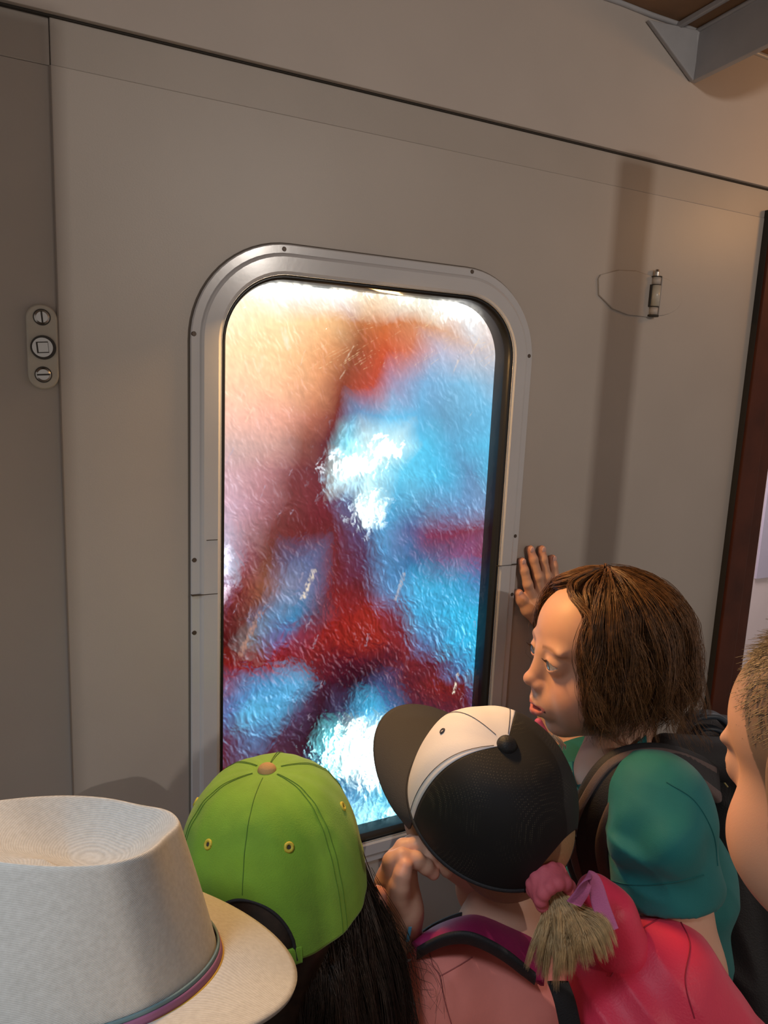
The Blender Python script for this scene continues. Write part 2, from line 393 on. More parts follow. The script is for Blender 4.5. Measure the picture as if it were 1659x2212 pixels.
for k, (px, py) in enumerate(((614, 538), (1020, 587), (419, 721), (1143, 769), (420, 1210), (420, 1367), (1113, 1158), (1106, 1284))):
    c = W(px, py, -.006); o = MB().cyl((c[0], -.0055, c[2]), (0, -1, 0), .0034, .0014, 16, .0026).build('screw', M_rust, fr, smooth=False)
def seam(px0, px1, py):
    a = W(px0, py, -.01); b = W(px1, py, -.01)
    MB().box((a[0], -.0109, a[2]-.0004), (b[0], -.004, a[2]+.0004)).build('frame_seam', M_gap, fr)
seam(446, 470, 1167); seam(414, 470, 1287); seam(1075, 1118, 1223)
# pane
GX0, GX1, GZ0, GZ1 = .2555, .6965, .7425, 1.5775
pg = mesh_obj('glass_pane', [(x, y, z) for y in (.006, .010) for x, z in rrect(GX0-.004, GX1+.012, GZ0-.004, GZ1+.004, .082, 12)],
              [tuple(range(52))[::-1], tuple(range(52, 104))]+[((i+1) % 52, i, i+52, (i+1) % 52+52) for i in range(52)], None or M_rubber, win, smooth=False)
gm = bpy.data.materials.new('textured_glass'); gm.use_nodes = True; nt = gm.node_tree; nt.nodes.clear()
out = nt.nodes.new('ShaderNodeOutputMaterial'); mix = nt.nodes.new('ShaderNodeMixShader'); tr_ = nt.nodes.new('ShaderNodeBsdfTransparent'); gl = nt.nodes.new('ShaderNodeBsdfGlossy')
gl.inputs['Roughness'].default_value = .08; tr_.inputs[0].default_value = (.97, .98, .98, 1)
tc = nt.nodes.new('ShaderNodeTexCoord'); mp = nt.nodes.new('ShaderNodeMapping'); mp.inputs['Scale'].default_value = (1, 1, .55); nz = nt.nodes.new('ShaderNodeTexNoise'); nz.inputs['Scale'].default_value = 95; nz.inputs['Detail'].default_value = 2; nz.inputs['Distortion'].default_value = 1.2
bp = nt.nodes.new('ShaderNodeBump'); bp.inputs['Strength'].default_value = .3; bp.inputs['Distance'].default_value = .002
fz = nt.nodes.new('ShaderNodeFresnel'); fz.inputs[0].default_value = 1.35
L = nt.links.new; L(tc.outputs['Object'], mp.inputs[0]); L(mp.outputs[0], nz.inputs['Vector']); L(nz.outputs['Fac'], bp.inputs['Height']); L(bp.outputs[0], gl.inputs['Normal'])
L(fz.outputs[0], mix.inputs[0]); L(tr_.outputs[0], mix.inputs[1]); L(gl.outputs[0], mix.inputs[2]); L(mix.outputs[0], out.inputs[0])
pg.data.materials[0] = gm
# backlit picture: colour samples (x, y, r, g, b) of the glowing film
SMP = """500 640 255 240 210;600 622 290 285 260;700 632 290 280 250;800 650 255 225 190;900 655 275 250 230;1000 668 290 280 260;1080 700 250 225 210
490 700 262 232 190;600 700 255 218 168;700 700 240 188 135;780 700 190 115 70;830 700 205 110 60;900 695 215 140 95;960 710 225 175 145;1080 740 225 205 195
500 760 252 214 168;600 760 250 202 152;700 760 225 155 105;768 760 150 80 50;830 760 205 85 50;880 755 215 120 90;950 760 190 185 205;1040 760 205 195 200
500 830 248 200 165;600 830 248 190 150;680 830 215 145 105;740 830 140 65 45;800 830 190 75 55;850 830 165 150 180;920 830 125 175 215;1000 830 130 190 225;1085 830 155 185 210
500 900 240 185 165;600 900 235 168 145;680 900 170 100 80;725 900 120 45 42;775 890 110 140 180;850 900 115 200 242;900 900 105 180 222;960 900 105 160 195;1070 900 110 190 230
500 960 232 170 165;600 960 220 145 135;655 960 150 75 65;700 960 110 38 45;748 960 150 215 235;800 975 300 310 320;850 970 270 300 315;920 960 105 200 240;980 960 110 170 210;1060 960 110 195 235
500 1020 228 160 165;580 1020 200 122 125;640 1020 130 52 55;690 1015 110 38 48;745 1010 280 295 305;800 1015 235 250 260;870 1020 120 205 240;950 1020 95 190 232;1010 1020 110 145 185;1065 1020 105 190 230
500 1090 225 160 175;570 1090 185 108 115;620 1090 125 50 50;700 1090 120 32 42;755 1080 110 100 140;800 1105 285 300 310;850 1080 105 175 215;920 1090 115 150 190;1000 1090 125 150 195;1050 1090 140 150 190
490 1150 228 180 200;540 1150 190 120 125;590 1150 135 58 55;650 1150 120 35 36;720 1150 120 32 38;780 1150 95 70 110;825 1150 95 155 205;880 1150 100 100 150;930 1150 145 55 85;1000 1150 150 52 75;1055 1140 140 60 85
490 1225 235 210 235;530 1210 165 80 90;580 1210 130 58 45;630 1210 105 90 125;670 1215 110 105 145;720 1210 125 32 36;785 1210 100 50 80;840 1210 85 135 185;880 1210 65 115 165;930 1210 105 95 135;1000 1195 155 80 120;1055 1205 150 55 85
490 1270 180 105 135;520 1270 140 48 45;570 1265 150 75 55;620 1275 135 125 155;670 1275 115 110 150;720 1270 130 28 32;780 1270 120 36 45;850 1270 95 135 185;910 1270 85 180 225;970 1270 80 170 215;1050 1250 85 110 165
490 1330 120 36 38;530 1330 120 50 45;590 1330 105 130 170;640 1325 70 125 170;690 1325 110 65 85;740 1330 165 36 32;800 1330 172 40 32;850 1330 135 48 65;900 1320 85 165 212;1000 1330 72 185 230;1045 1330 72 185 230
485 1390 92 18 20;540 1385 140 110 110;600 1375 120 100 150;640 1380 150 50 70;700 1380 160 34 30;760 1380 165 38 30;820 1385 168 40 33;875 1390 140 36 45;920 1385 100 120 170;980 1390 70 180 228;1040 1390 72 190 235
500 1435 145 22 24;580 1430 155 28 28;660 1425 135 30 35;740 1430 100 22 35;820 1430 85 25 40;880 1430 130 32 38;940 1435 115 30 45;990 1445 90 110 160;1040 1440 68 180 230
490 1480 140 80 110;560 1480 95 148 198;640 1475 110 168 214;700 1480 78 24 40;760 1480 55 15 30;820 1480 75 75 118;880 1480 105 26 38;940 1480 135 28 30;1000 1480 130 28 30;1035 1490 80 80 130
490 1540 105 115 168;540 1540 110 180 222;600 1530 100 168 214;645 1540 90 55 85;690 1540 55 18 32;740 1540 68 60 92;800 1530 90 185 232;850 1540 80 115 165;900 1540 90 38 58;1000 1520 120 26 35
490 1600 108 46 72;550 1595 100 118 162;600 1600 88 45 66;660 1600 55 18 32;715 1600 140 235 250;770 1600 290 320 325;820 1600 270 300 310;860 1600 85 165 218;920 1600 95 45 70
480 1660 108 32 45;560 1660 98 28 42;640 1660 75 30 50;700 1660 60 100 140;745 1650 250 285 290;795 1655 280 310 315;845 1660 125 188 230;900 1660 100 100 150;1000 1660 80 90 130
480 1740 95 30 45;620 1740 90 80 120;760 1720 105 155 200;820 1720 120 200 236;880 1720 105 178 220;1000 1740 90 140 190
480 1830 95 40 60;640 1830 95 130 170;790 1780 170 228 250;850 1780 150 220 246;900 1790 140 210 242;1000 1800 110 180 220"""
sm = np.array([[float(v) for v in s.split()] for s in SMP.replace('\n', ';').split(';') if s.strip()])
YP = .030
sp = np.array([W(a, b, YP)[[0, 2]] for a, b in sm[:, :2]])
def lin(c):
    c = c/255; return np.where(c <= 1, np.where(c <= .04045, c/12.92, ((np.minimum(c, 1)+.055)/1.055)**2.4), 1+(c-1)*14)
sc_ = lin(np.minimum(sm[:, 2:], 255)); sc_[:, 0] *= np.where(sm[:, 1] > 900, .74, 1); sc_ *= np.where((sm[:, 1] < 1100) & (sm[:, 0] < 720), 1.18, 1)[:, None]
NX, NZ = 460, 860
gx = np.linspace(WX0-.002, WX1+.012, NX); gz = np.linspace(WZ0-.004, WZ1+.002, NZ); U, Vv = np.meshgrid(gx, gz, indexing='ij')
calm = np.clip((1.38-Vv)/.3, .0, 1)*.75+.25
tu = U+.0035*noise2(U, Vv, 70, 51); tv = Vv+.006*noise2(U, Vv, 60, 52)
hgt = noise2(tu+.35*tv, tv*.62, 150, 53)+.65*noise2(tu+.3*tv, tv*.6, 290, 54)+.35*noise2(tu+.3*tv, tv*.6, 520, 55)
ghx = np.gradient(hgt, gx, axis=0); ghz = np.gradient(hgt, gz, axis=1)
ghx = np.tanh(ghx/420)*420; ghz = np.tanh(ghz/420)*420
wu = ghx*2.3e-5*calm+noise2(U, Vv, 30, 9)*.004; wv = ghz*3.4e-5*calm+noise2(U, Vv, 30, 8)*.005
Q2 = np.stack([(U+wu).ravel(), (Vv+wv).ravel()], -1)
from mathutils.geometry import delaunay_2d_cdt
ext = []; extc = []
for ex_ in np.linspace(.22, .76, 10):
    for ez_ in (.70, 1.62): ext.append((ex_, ez_))
for ez_ in np.linspace(.74, 1.58, 14):
    for ex_ in (.22, .76): ext.append((ex_, ez_))
ext = np.array(ext); extc = sc_[[int(np.argmin(((sp-q)**2).sum(1))) for q in ext]]
ap_ = np.vstack([sp, ext]); ac_ = np.vstack([sc_, extc])
vo_, _e, fo_, vi_, _a, _b = delaunay_2d_cdt([Vector(q) for q in ap_], [], [], 0, 1e-6)
vo_ = np.array([v[:] for v in vo_]); vc_ = np.array([ac_[i[0]] for i in vi_])
pc = np.zeros((len(Q2), 3))
for t_ in fo_:
    A_, B_, C_ = vo_[list(t_[:3])]; T_ = np.array([B_-A_, C_-A_]).T; det = T_[0, 0]*T_[1, 1]-T_[0, 1]*T_[1, 0]
    if abs(det) < 1e-12: continue
    lo_ = np.minimum(np.minimum(A_, B_), C_); hi_ = np.maximum(np.maximum(A_, B_), C_)
    m_ = np.where((Q2[:, 0] >= lo_[0]) & (Q2[:, 0] <= hi_[0]) & (Q2[:, 1] >= lo_[1]) & (Q2[:, 1] <= hi_[1]))[0]
    d_ = Q2[m_]-A_; l1 = (d_[:, 0]*T_[1, 1]-d_[:, 1]*T_[0, 1])/det; l2 = (d_[:, 1]*T_[0, 0]-d_[:, 0]*T_[1, 0])/det
    k_ = (l1 >= -1e-6) & (l2 >= -1e-6) & (l1+l2 <= 1+1e-6); l1, l2, m_ = l1[k_], l2[k_], m_[k_]
    pc[m_] = (1-l1-l2)[:, None]*vc_[t_[0]]+l1[:, None]*vc_[t_[1]]+l2[:, None]*vc_[t_[2]]
hotn = noise2(Q2[:, 0], Q2[:, 1]*.7, 120, 41)*.35+noise2(Q2[:, 0], Q2[:, 1]*.7, 240, 42)*.25
for hx, hy, rx_, ry_, am, hc in ((765, 1003, 60, 20, 3.2, (1, 1, 1)), (830, 975, 42, 22, 3.5, (1, 1, 1)), (800, 1108, 34, 40, 1.6, (.9, 1, 1)), (755, 1010, 60, 70, .5, (.4, .8, 1)), (765, 1610, 62, 48, 3.0, (.75, 1, 1)), (815, 1650, 48, 50, 2.8, (.9, 1, 1)),
        (720, 1640, 50, 60, 1.0, (.35, 1, 1)), (800, 1760, 80, 40, .6, (.5, .9, 1)), (880, 1750, 60, 40, .7, (.6, .95, 1)), (600, 610, 150, 24, 3.0, (1, .92, .75)), (820, 628, 220, 16, 1.6, (1, .92, .78)), (1040, 672, 90, 22, 1.6, (1, .95, .85)), (484, 1235, 14, 60, 1.0, (1, .9, 1))):
    hp_ = W(hx, hy, YP); ex = W(hx+rx_, hy, YP)-hp_; ez = W(hx, hy+ry_, YP)-hp_
    q_ = ((Q2[:, 0]-hp_[0])/ex[0])**2+((Q2[:, 1]-hp_[2])/ez[2])**2
    m = np.clip(np.exp(-q_*.9)*1.25+(hotn+.22*np.clip((ghx-ghz).ravel()/420, -1, 1))*np.exp(-q_*.35)*1.9-.38, 0, 1)
    pc += (m*am)[:, None]*np.array(hc)
fine = noise2(U+.25*Vv, Vv*.55, 330, 11)*.6+noise2(U+.2*Vv, Vv*.5, 620, 12)*.4
lum = pc.mean(1).reshape(NX, NZ)
g = (1+fine*.16*calm+.06*noise2(U, Vv, 160, 13)+np.clip((ghx*.8+ghz*.5)/420, -1, 1)*.34*calm)*1.0
pc = pc.reshape(NX, NZ, 3)*g[:, :, None]
sw = np.clip((ghx+ghz*.6)/420-.55+.4*noise2(U, Vv, 60, 22), 0, 1)*1.1*calm
pc += sw[:, :, None]*np.array([.30, .40, .50])*np.clip(lum*1.5+.15, 0, 1)[:, :, None]
def streak(x0, y0, x1, y1, wd, col, s=1.0):
    a = W(x0, y0, YP)[[0, 2]]; b = W(x1, y1, YP)[[0, 2]]; ba = b-a
    h = np.clip(((U-a[0])*ba[0]+(Vv-a[1])*ba[1])/(ba@ba), 0, 1)
    d = np.hypot(U+wu*.4-a[0]-h*ba[0], Vv-a[1]-h*ba[1]); m = np.clip(1.4-d/wd, 0, 1)*s*np.clip(.6+fine, 0, 1)
    pc[:] = pc*(1-m[:, :, None])+m[:, :, None]*np.array(lin(np.array(col, float)))
streak(677, 1235, 655, 1292, .0035, (245, 225, 200)); streak(560, 1325, 520, 1415, .0035, (190, 140, 120), .8); streak(872, 1240, 855, 1295, .0025, (190, 185, 190), .7)
streak(990, 1455, 978, 1498, .002, (250, 235, 215)); streak(610, 712, 622, 750, .004, (275, 245, 215), .8); streak(565, 770, 560, 800, .003, (262, 236, 200), .6)
for k in range(42):
    x0 = random.uniform(495, 1060); y0 = random.uniform(650, 1750); Ln = random.uniform(8, 32)
    streak(x0, y0, x0-Ln*random.uniform(.1, .6), y0+Ln, random.uniform(.0007, .0016), (250, 220, 190) if y0 < 900 else (190, 175, 195), .55)
for k in range(90):   # scuffed hairlines near the top
    x0 = random.uniform(640, 1080); y0 = random.uniform(660, 800); Ln = random.uniform(15, 50)
    streak(x0, y0, x0+Ln, y0-Ln*random.uniform(.2, .8), .0006, (255, 215, 165), .45)
pv = np.stack([U.ravel(), np.full(U.size, YP), Vv.ravel()], -1)
bm_ = bpy.data.materials.new('backlit_film'); bm_.use_nodes = True; nt = bm_.node_tree; nt.nodes.clear(); L = nt.links.new
out = nt.nodes.new('ShaderNodeOutputMaterial'); e = nt.nodes.new('ShaderNodeEmission'); a = nt.nodes.new('ShaderNodeAttribute'); a.attribute_name = 'Col'
L(a.outputs['Color'], e.inputs[0]); e.inputs[1].default_value = 1.15; L(e.outputs[0], out.inputs[0])
mesh_obj('backlit_picture', pv, grid_faces(NX, NZ), bm_, win, cols=np.clip(pc, 0, 9).reshape(-1, 3))
MB().box((WX0-.03, YP+.002, WZ0-.03), (WX1+.03, YP+.012, WZ1+.03)).build('light_box', M_dark, win)

# ------------------------------------------------------------------ lock plate
lk = thing('lock_plate', 'cream oblong lock plate with square socket between two slotted screws', 'lock', (.044, 0, 1.475))
pl = [(x, -.0005, z) for x, z in rrect(.0275, .0600, 1.4275, 1.5225, .016, 10)]
MB().prism([(p[0], .004, p[2]) for p in pl], (0, -.010, 0)).build('plate', M_plate, lk, bevel=.0022, seg=3)
def slot_screw(c, ang, par):
    o = MB().cyl(c, (0, -1, 0), .0092, .0006, 32).build('screw_seat', M_dark, par)
    s_ = MB().cyl((c[0], c[1]-.0005, c[2]), (0, -1, 0), .0082, .0022, 32, .006).build('screw', M_steel, par, smooth=False)
    ca, sa = math.cos(ang), math.sin(ang); d = np.array([ca, 0, sa]); q = np.array([-sa, 0, ca]); c2 = np.array([c[0], c[1]-.0029, c[2]])
    MB().prism([c2+d*.0068+q*.0009, c2+d*.0068-q*.0009, c2-d*.0068-q*.0009, c2-d*.0068+q*.0009], (0, .001, 0)).build('screw_slot', M_dark, s_)
slot_screw((.044, -.006, 1.508), math.pi/2+.08, lk); slot_screw((.0435, -.006, 1.444), .07, lk)
c0 = (.0445, -.006, 1.4745)
MB().cyl(c0, (0, -1, 0), .0136, .003, 40, .0132).build('socket_ring', M_dark, lk)
MB().cyl((c0[0]-.001, c0[1]-.0028, c0[2]), (0, -1, 0), .0112, .0012, 40, .0108).build('socket_disc', M_steel, lk)
ca, sa = math.cos(.09), math.sin(.09)
def sq(h, y, dx=0): return [(c0[0]-.001+dx+h*(a*ca-b*sa), y, c0[2]+h*(a*sa+b*ca)) for a, b in ((1, 1), (-1, 1), (-1, -1), (1, -1))]
MB().prism(sq(.0063, -.0101), (0, -.0004, 0)).build('socket_gap', M_dark, lk)
MB().prism(sq(.0052, -.0104, .0006), (0, -.0006, 0)).build('square_spindle', M_steel, lk)

# ------------------------------------------------------------------ hinge
hg = thing('door_hinge', 'painted plate hinge with a cream barrel and steel pin on the wall', 'hinge', (.985, 0, 1.62))
outl = [(.864, 1.633), (.868, 1.607), (.90, 1.588), (.935, 1.581), (.983, 1.581), (.983, 1.648), (.945, 1.653), (.905, 1.650), (.868, 1.639)]
def smooth_poly(o, n=6):
    return o
MB().prism([(x, .001, z) for x, z in outl], (0, -.0042, 0)).build('leaf', M_wall, hg, bevel=.0015)
th = np.linspace(-1.35, 1.35, 14)
o2 = [(.990+.068*math.cos(t), 1.617+.033*math.sin(t)) for t in th]
MB().prism([(x, .001, z) for x, z in o2[::-1]], (0, -.0038, 0)).build('leaf', M_wall, hg, bevel=.0015)
bx = .988
MB().cyl((bx, -.006, 1.585), (0, 0, 1), .0072, .013, 24).build('knuckle', M_wall, hg, smooth=True)
MB().cyl((bx, -.007, 1.599), (0, 0, 1), .0078, .034, 24).build('barrel', M_plate, hg, smooth=True)
MB().cyl((bx, -.006, 1.634), (0, 0, 1), .0072, .013, 24).build('knuckle', M_wall, hg, smooth=True)
MB().cyl((bx, -.006, 1.5975), (0, 0, 1), .0085, .0016, 24).cyl((bx, -.006, 1.6330), (0, 0, 1), .0085, .0014, 24).cyl((bx, -.006, 1.6465), (0, 0, 1), .0088, .0014, 24).cyl((bx, -.006, 1.582), (0, 0, 1), .0095, .003, 24).box((bx-.0105, -.0065, 1.598), (bx-.007, -.001, 1.634)).build('joint_gap', M_gap, hg)
MB().cyl((bx, -.006, 1.648), (0, 0, 1), .0036, .007, 16).cyl((bx, -.006, 1.655), (0, 0, 1), .0042, .004, 16, .003).build('pin', M_steel, hg, smooth=False)
# ------------------------------------------------------------------ people: materials
def skin_mat(n): return mat(n, (.7, .45, .35), .48, bump=.04, bscale=900, sss=.12, attr=True, spec=.35)
M_skin = skin_mat('child_skin')
SK = np.array([.62, .345, .235])
def hair_mat(n, c, r=.38, v=.5):
    m = mat(n, c, r, var=v, vscale=130, spec=.45); return m
M_hairbrown = hair_mat('brown_hair', (.150, .068, .024)); M_hairdark = hair_mat('dark_brown_hair', (.022, .011, .006)); M_hairblond = hair_mat('dark_blond_hair', (.62, .42, .21), .4, .18); M_hairfair = hair_mat('fair_hair', (.15, .105, .068), .55)
M_eye = mat('eye_ball', (.8, .8, .8), .12, attr=True, coat=.6)

def head_prims(face=True, s=1.0):
    p = [ell((0, -.014, .030), (.070, .086, .072)), ell((0, .030, .028), (.059, .047, .054), k=.02),
         ell((0, .024, -.030), (.054, .052, .056), k=.02), ell((0, .050, -.094), (.024, .025, .020), k=.03),
         ell((.029, .018, -.066), (.031, .047, .034), k=.025), ell((-.029, .018, -.066), (.031, .047, .034), k=.025)]
    for sx in (1, -1):
        p += [ell((sx*.036, .047, -.043), (.027, .027, .030), k=.026),
              ell((sx*.030, .069, .020), (.019, .008, .006), k=.014)]
        # ear
        R = np.array(Matrix.Rotation(sx*.35, 3, 'Z')@Matrix.Rotation(.15, 3, 'X'))
        p += [ell((sx*.073, -.010, -.008), (.0065, .017, .028), R, k=.006), ell((sx*.080, -.004, -.004), (.004, .009, .016), R, k=.004, op='s')]
    if face:
        for sx in (1, -1): p += [ell((sx*.030, .092, .001), (.0165, .0145, .0115), k=.014, op='s')]
        p += [cone((0, .0755, .004), (0, .0905, -.025), .0078, .0088, k=.022), ell((0, .0955, -.0275), (.0088, .0085, .0080), k=.007),
              ell((.0095, .0875, -.034), (.0058, .0075, .0058), k=.006), ell((-.0095, .0875, -.034), (.0058, .0075, .0058), k=.006),
              ell((.0052, .0935, -.0402), (.0030, .0042, .003), k=.003, op='s'), ell((-.0052, .0935, -.0402), (.0030, .0042, .003), k=.003, op='s'),
              ell((0, .0765, -.060), (.028, .016, .022), k=.016)]
        # lips
        mz, my = -.0050, .0022
        for sx in (1, -1):
            p += [cone((0, .0885+my, -.0545+mz), (sx*.010, .0855+my, -.0545+mz), .0046, .0040, k=.005), cone((sx*.010, .0855+my, -.0545+mz), (sx*.0245, .0745+my, -.0570+mz), .0040, .0020, k=.004)]
            p += [cone((0, .0875+my, -.0668+mz), (sx*.010, .0845+my, -.0658+mz), .0060, .0050, k=.006), cone((sx*.010, .0845+my, -.0658+mz), (sx*.0240, .0745+my, -.0590+mz), .0048, .0020, k=.004)]
        p += [ell((0, .092+my, -.0602+mz), (.0195, .016, .0030), k=.0025, op='s')]
        # lids over the eyeballs, then the almond opening
        for sx in (1, -1): p += [ell((sx*.030, .0668, .001), .0166, k=.006)]
        def almond(sx):
            cx, czz = sx*.0305, .0002
            def f(X, Y, Z):
                u = X-cx; z_ = Z-czz; R = .0190
                d = np.maximum(np.sqrt(u*u+(z_+.0124)**2)-R, np.sqrt(u*u+(z_-.0140)**2)-R)
                return np.maximum(d, .0715-Y+0*u)
            return (f, np.array([cx-.016, .070, czz-.008]), np.array([cx+.016, .095, czz+.008]), 's', .0012)
        p += [almond(1), almond(-1)]
    p += [cone((0, -.022, -.055), (0, -.034, -.13), .043, .041, k=.025)]
    return p
def head_color(V, freck=0):
    c = np.tile(SK, (len(V), 1)); x, y, z = V.T; fr_ = y > .04
    def blend(m, col): c[:] = c*(1-m[:, None])+m[:, None]*np.array(col)
    g = lambda cx, cy, cz_, r: np.exp(-(((np.abs(x)-cx)/r[0])**2+((y-cy)/r[1])**2+((z-cz_)/r[2])**2))
    blend(.40*g(.042, .055, -.035, (.022, .03, .022)), (.72, .27, .20)); blend(.35*g(0, .098, -.030, (.012, .012, .012)), (.70, .28, .22))
    lip = fr_ & (np.abs(x) < .0258) & (y > .072)
    z = z+.0050; zu = -.0510+.0012*np.cos(np.abs(x)*300)-np.abs(x)*.18; zl = -.0730+np.abs(x)**2*21
    m = lip*np.clip((zu-z)/.0012, 0, 1)*np.clip((z-zl)/.0012, 0, 1); blend(.9*m, (.58, .155, .13))
    inm = lip*(np.abs(z+.0602) < .0018)*(y < .086); blend(inm*1., (.10, .02, .02)); z = z-.0050
    ax_ = np.abs(x)
    bz = .0205+.003*np.sin((ax_-.014)*90)-np.clip(ax_-.038, 0, 1)*.35
    m = fr_*np.clip(1-np.abs(z-bz)/.0038, 0, 1)*(ax_ > .012)*np.clip((.052-ax_)/.008, 0, 1)*.75; blend(m, (.22, .11, .055))
    # lash lines
    u = ax_-.0305; top = -.0124+np.sqrt(np.maximum(.0190**2-u*u, 0)); bot = .0140-np.sqrt(np.maximum(.0190**2-u*u, 0)); zz = z-.0002
    ins = fr_*(np.abs(u) < .0140)
    blend(ins*np.clip(1-np.abs(zz-top)/.0013, 0, 1)*.85, (.06, .03, .02)); blend(ins*np.clip(1-np.abs(zz-bot)/.0011, 0, 1)*.45, (.30, .12, .09))
    return c
def eyeball(M, sx, gaze, parent, iris=(.16, .22, .28)):
    th = np.linspace(0, np.pi, 40); ph = np.linspace(0, 2*np.pi, 48, endpoint=False); T, Pp = np.meshgrid(th, ph, indexing='ij')
    g = norm(gaze); a = norm(np.cross(g, [0, 0, 1])); b = np.cross(a, g); R = .0150
    r = R*(1+.05*np.exp(-(T/.45)**2))
    V = r[..., None]*(np.cos(T)[..., None]*g+np.sin(T)[..., None]*(np.cos(Pp)[..., None]*a+np.sin(Pp)[..., None]*b))
    c = np.full(T.shape+(3,), .0)+np.array([.72, .68, .66]); ti = T[..., None]
    c = np.where(ti < .50, np.array(iris)*(.75+.5*np.sin(Pp*13)[..., None]**2), c); c = np.where((ti > .44) & (ti < .52), np.array(iris)*.3, c); c = np.where(ti < .20, .004, c)
    V = xf(M, V.reshape(-1, 3)+np.array([sx*.030, .0664, .001]))
    return mesh_obj('eye', V, grid_faces(40, 48, wrapm=True), M_eye, parent, cols=c.reshape(-1, 3))
def join(parts):
    V = []; F = []; C = []; n = 0
    for v, f, c in parts: V.append(v); F.append(f+n); C.append(c if c.ndim == 2 else np.tile(c, (len(v), 1))); n += len(v)
    return np.vstack(V), np.vstack(F), np.vstack(C)
def make_head(M, face=True, h=.0016):
    V, F = sdf_mesh(head_prims(face), h); return xf(M, V), F, head_color(V) if face else np.tile(SK, (len(V), 1))
def skinparts(prims, h=.003, tint=None):
    V, F = sdf_mesh(prims, h); c = np.tile(SK if tint is None else np.array(tint), (len(V), 1)); return V, F, c
def finger_tint(part, tips, r=.012, col=(.66, .28, .21)):
    V, F, c = part; 
    for t in tips:
        m = np.exp(-(np.linalg.norm(V-t, axis=1)/r)**2)[:, None]*.7; c = c*(1-m)+m*np.array(col)
    return V, F, c
def cloth(name, prims, h, m, parent, cuts=(), amp=0, sc=20, seed=1):
    def post(F, X, Y, Z):
        for pnt, nrm in cuts: F = np.maximum(F, (X-pnt[0])*nrm[0]+(Y-pnt[1])*nrm[1]+(Z-pnt[2])*nrm[2])
        return F.astype(np.float32)
    V, F = sdf_mesh(prims, h, post)
    if amp: V = folds(wrinkle(V, amp*.5, sc, seed), amp*4.5, 30, seed+80, .5)
    return mesh_obj(name, V, F, m, parent)
def legs(base, hip_z, parent, m, yaw=0., hw=.06):
    """trousers and shoes down to the floor"""
    b = np.array(base, float); ca, sa = math.cos(yaw), math.sin(yaw); sd = np.array([ca, sa, 0]); fw = np.array([-sa, ca, 0])
    pr = [cone(b+sd*hw*.6+[0, 0, hip_z], b-sd*hw*.6+[0, 0, hip_z], .088, .088, k=.03)]
    for s in (1, -1): pr += chain([b+sd*s*hw+[0, 0, hip_z], b+sd*s*hw*1.05+fw*.01+[0, 0, hip_z*.52], b+sd*s*hw+[0, 0, .07]], [.078, .055, .05], .02)
    V, F = sdf_mesh(pr, .008); mesh_obj('trousers', V, F, m, parent)
    for s in (1, -1):
        q = b+sd*s*hw; V, F = sdf_mesh([cone(q-fw*.03+[0, 0, .035], q+fw*.09+[0, 0, .026], .033, .026), cone(q-fw*.03+[0, 0, .035], q-fw*.03+[0, 0, .075], .034, .036)], .005,
            lambda F, X, Y, Z: np.maximum(F, .001-Z+0*X).astype(np.float32)); mesh_obj('shoe', V, F, M_shoe, parent)
M_shoe = mat('dark_shoe', (.03, .03, .035), .5); M_trous = mat('navy_trousers', (.03, .035, .06), .8, bump=.2, bscale=400)
def floor_pt(p): return np.array([p[0], p[1], 0.0])

# ------------------------------------------------------------------ hair builders
def strand_hair(name, guides, n, m, parent, spread=.004, clumps=60, rad=.0003, seed=1, tip=.4, S_=18, frizz=.002, ends=None):
    """fill between neighbouring guide curves (list of control lists) with clumped strands"""
    r = np.random.default_rng(seed); G = np.array([catmull(g, S_) for g in guides]); K = len(G)
    cu = r.random(clumps)*(K-1); cw = (r.random((clumps, 1, 3))-.5)*2*spread; ph = r.random((clumps, 3))*6.28; fq = 1+r.random((clumps, 1))*2
    ci = r.integers(0, clumps, n); u = cu[ci]+(r.random(n)-.5)*.25; u = np.clip(u, 0, K-1.001); i = u.astype(int); f = (u-i)[:, None, None]
    A = G[i]*(1-f)+G[i+1]*f; s = np.linspace(0, 1, S_)
    A = A+cw[ci]*(.5+.5*s[None, :, None])
    loc = (r.random((n, 1, 3))-.5)*2*spread*.55
    A = A+loc*(1-.55*np.sin(s*np.pi)[None, :, None]*0-.72*s[None, :, None])
    wv_ = np.sin(s[None, :, None]*6.28*fq[ci][:, None, :]*.8+ph[ci][:, None, :])*frizz*s[None, :, None]*1.5
    fz_ = np.sin(s[None, :, None]*r.uniform(4, 14, (n, 1, 1))+r.random((n, 1, 3))*6.28)*frizz*s[None, :, None]*.7
    A = A+wv_+fz_
    ln = .82+.18*r.random(n)
    if tip: 
        idx = s[None, :]*ln[:, None]*(S_-1); i0 = np.minimum(idx.astype(int), S_-2); fr2 = (idx-i0)[..., None]; A = np.take_along_axis(A, i0[..., None], 1)*(1-fr2)+np.take_along_axis(A, i0[..., None]+1, 1)*fr2
    R = rad*(.7+.6*r.random((n, 1)))*(1-(1-tip)*s[None, :]**2)
    V, F = tubes(A, R, 3); return mesh_obj(name, V, F, m, parent)

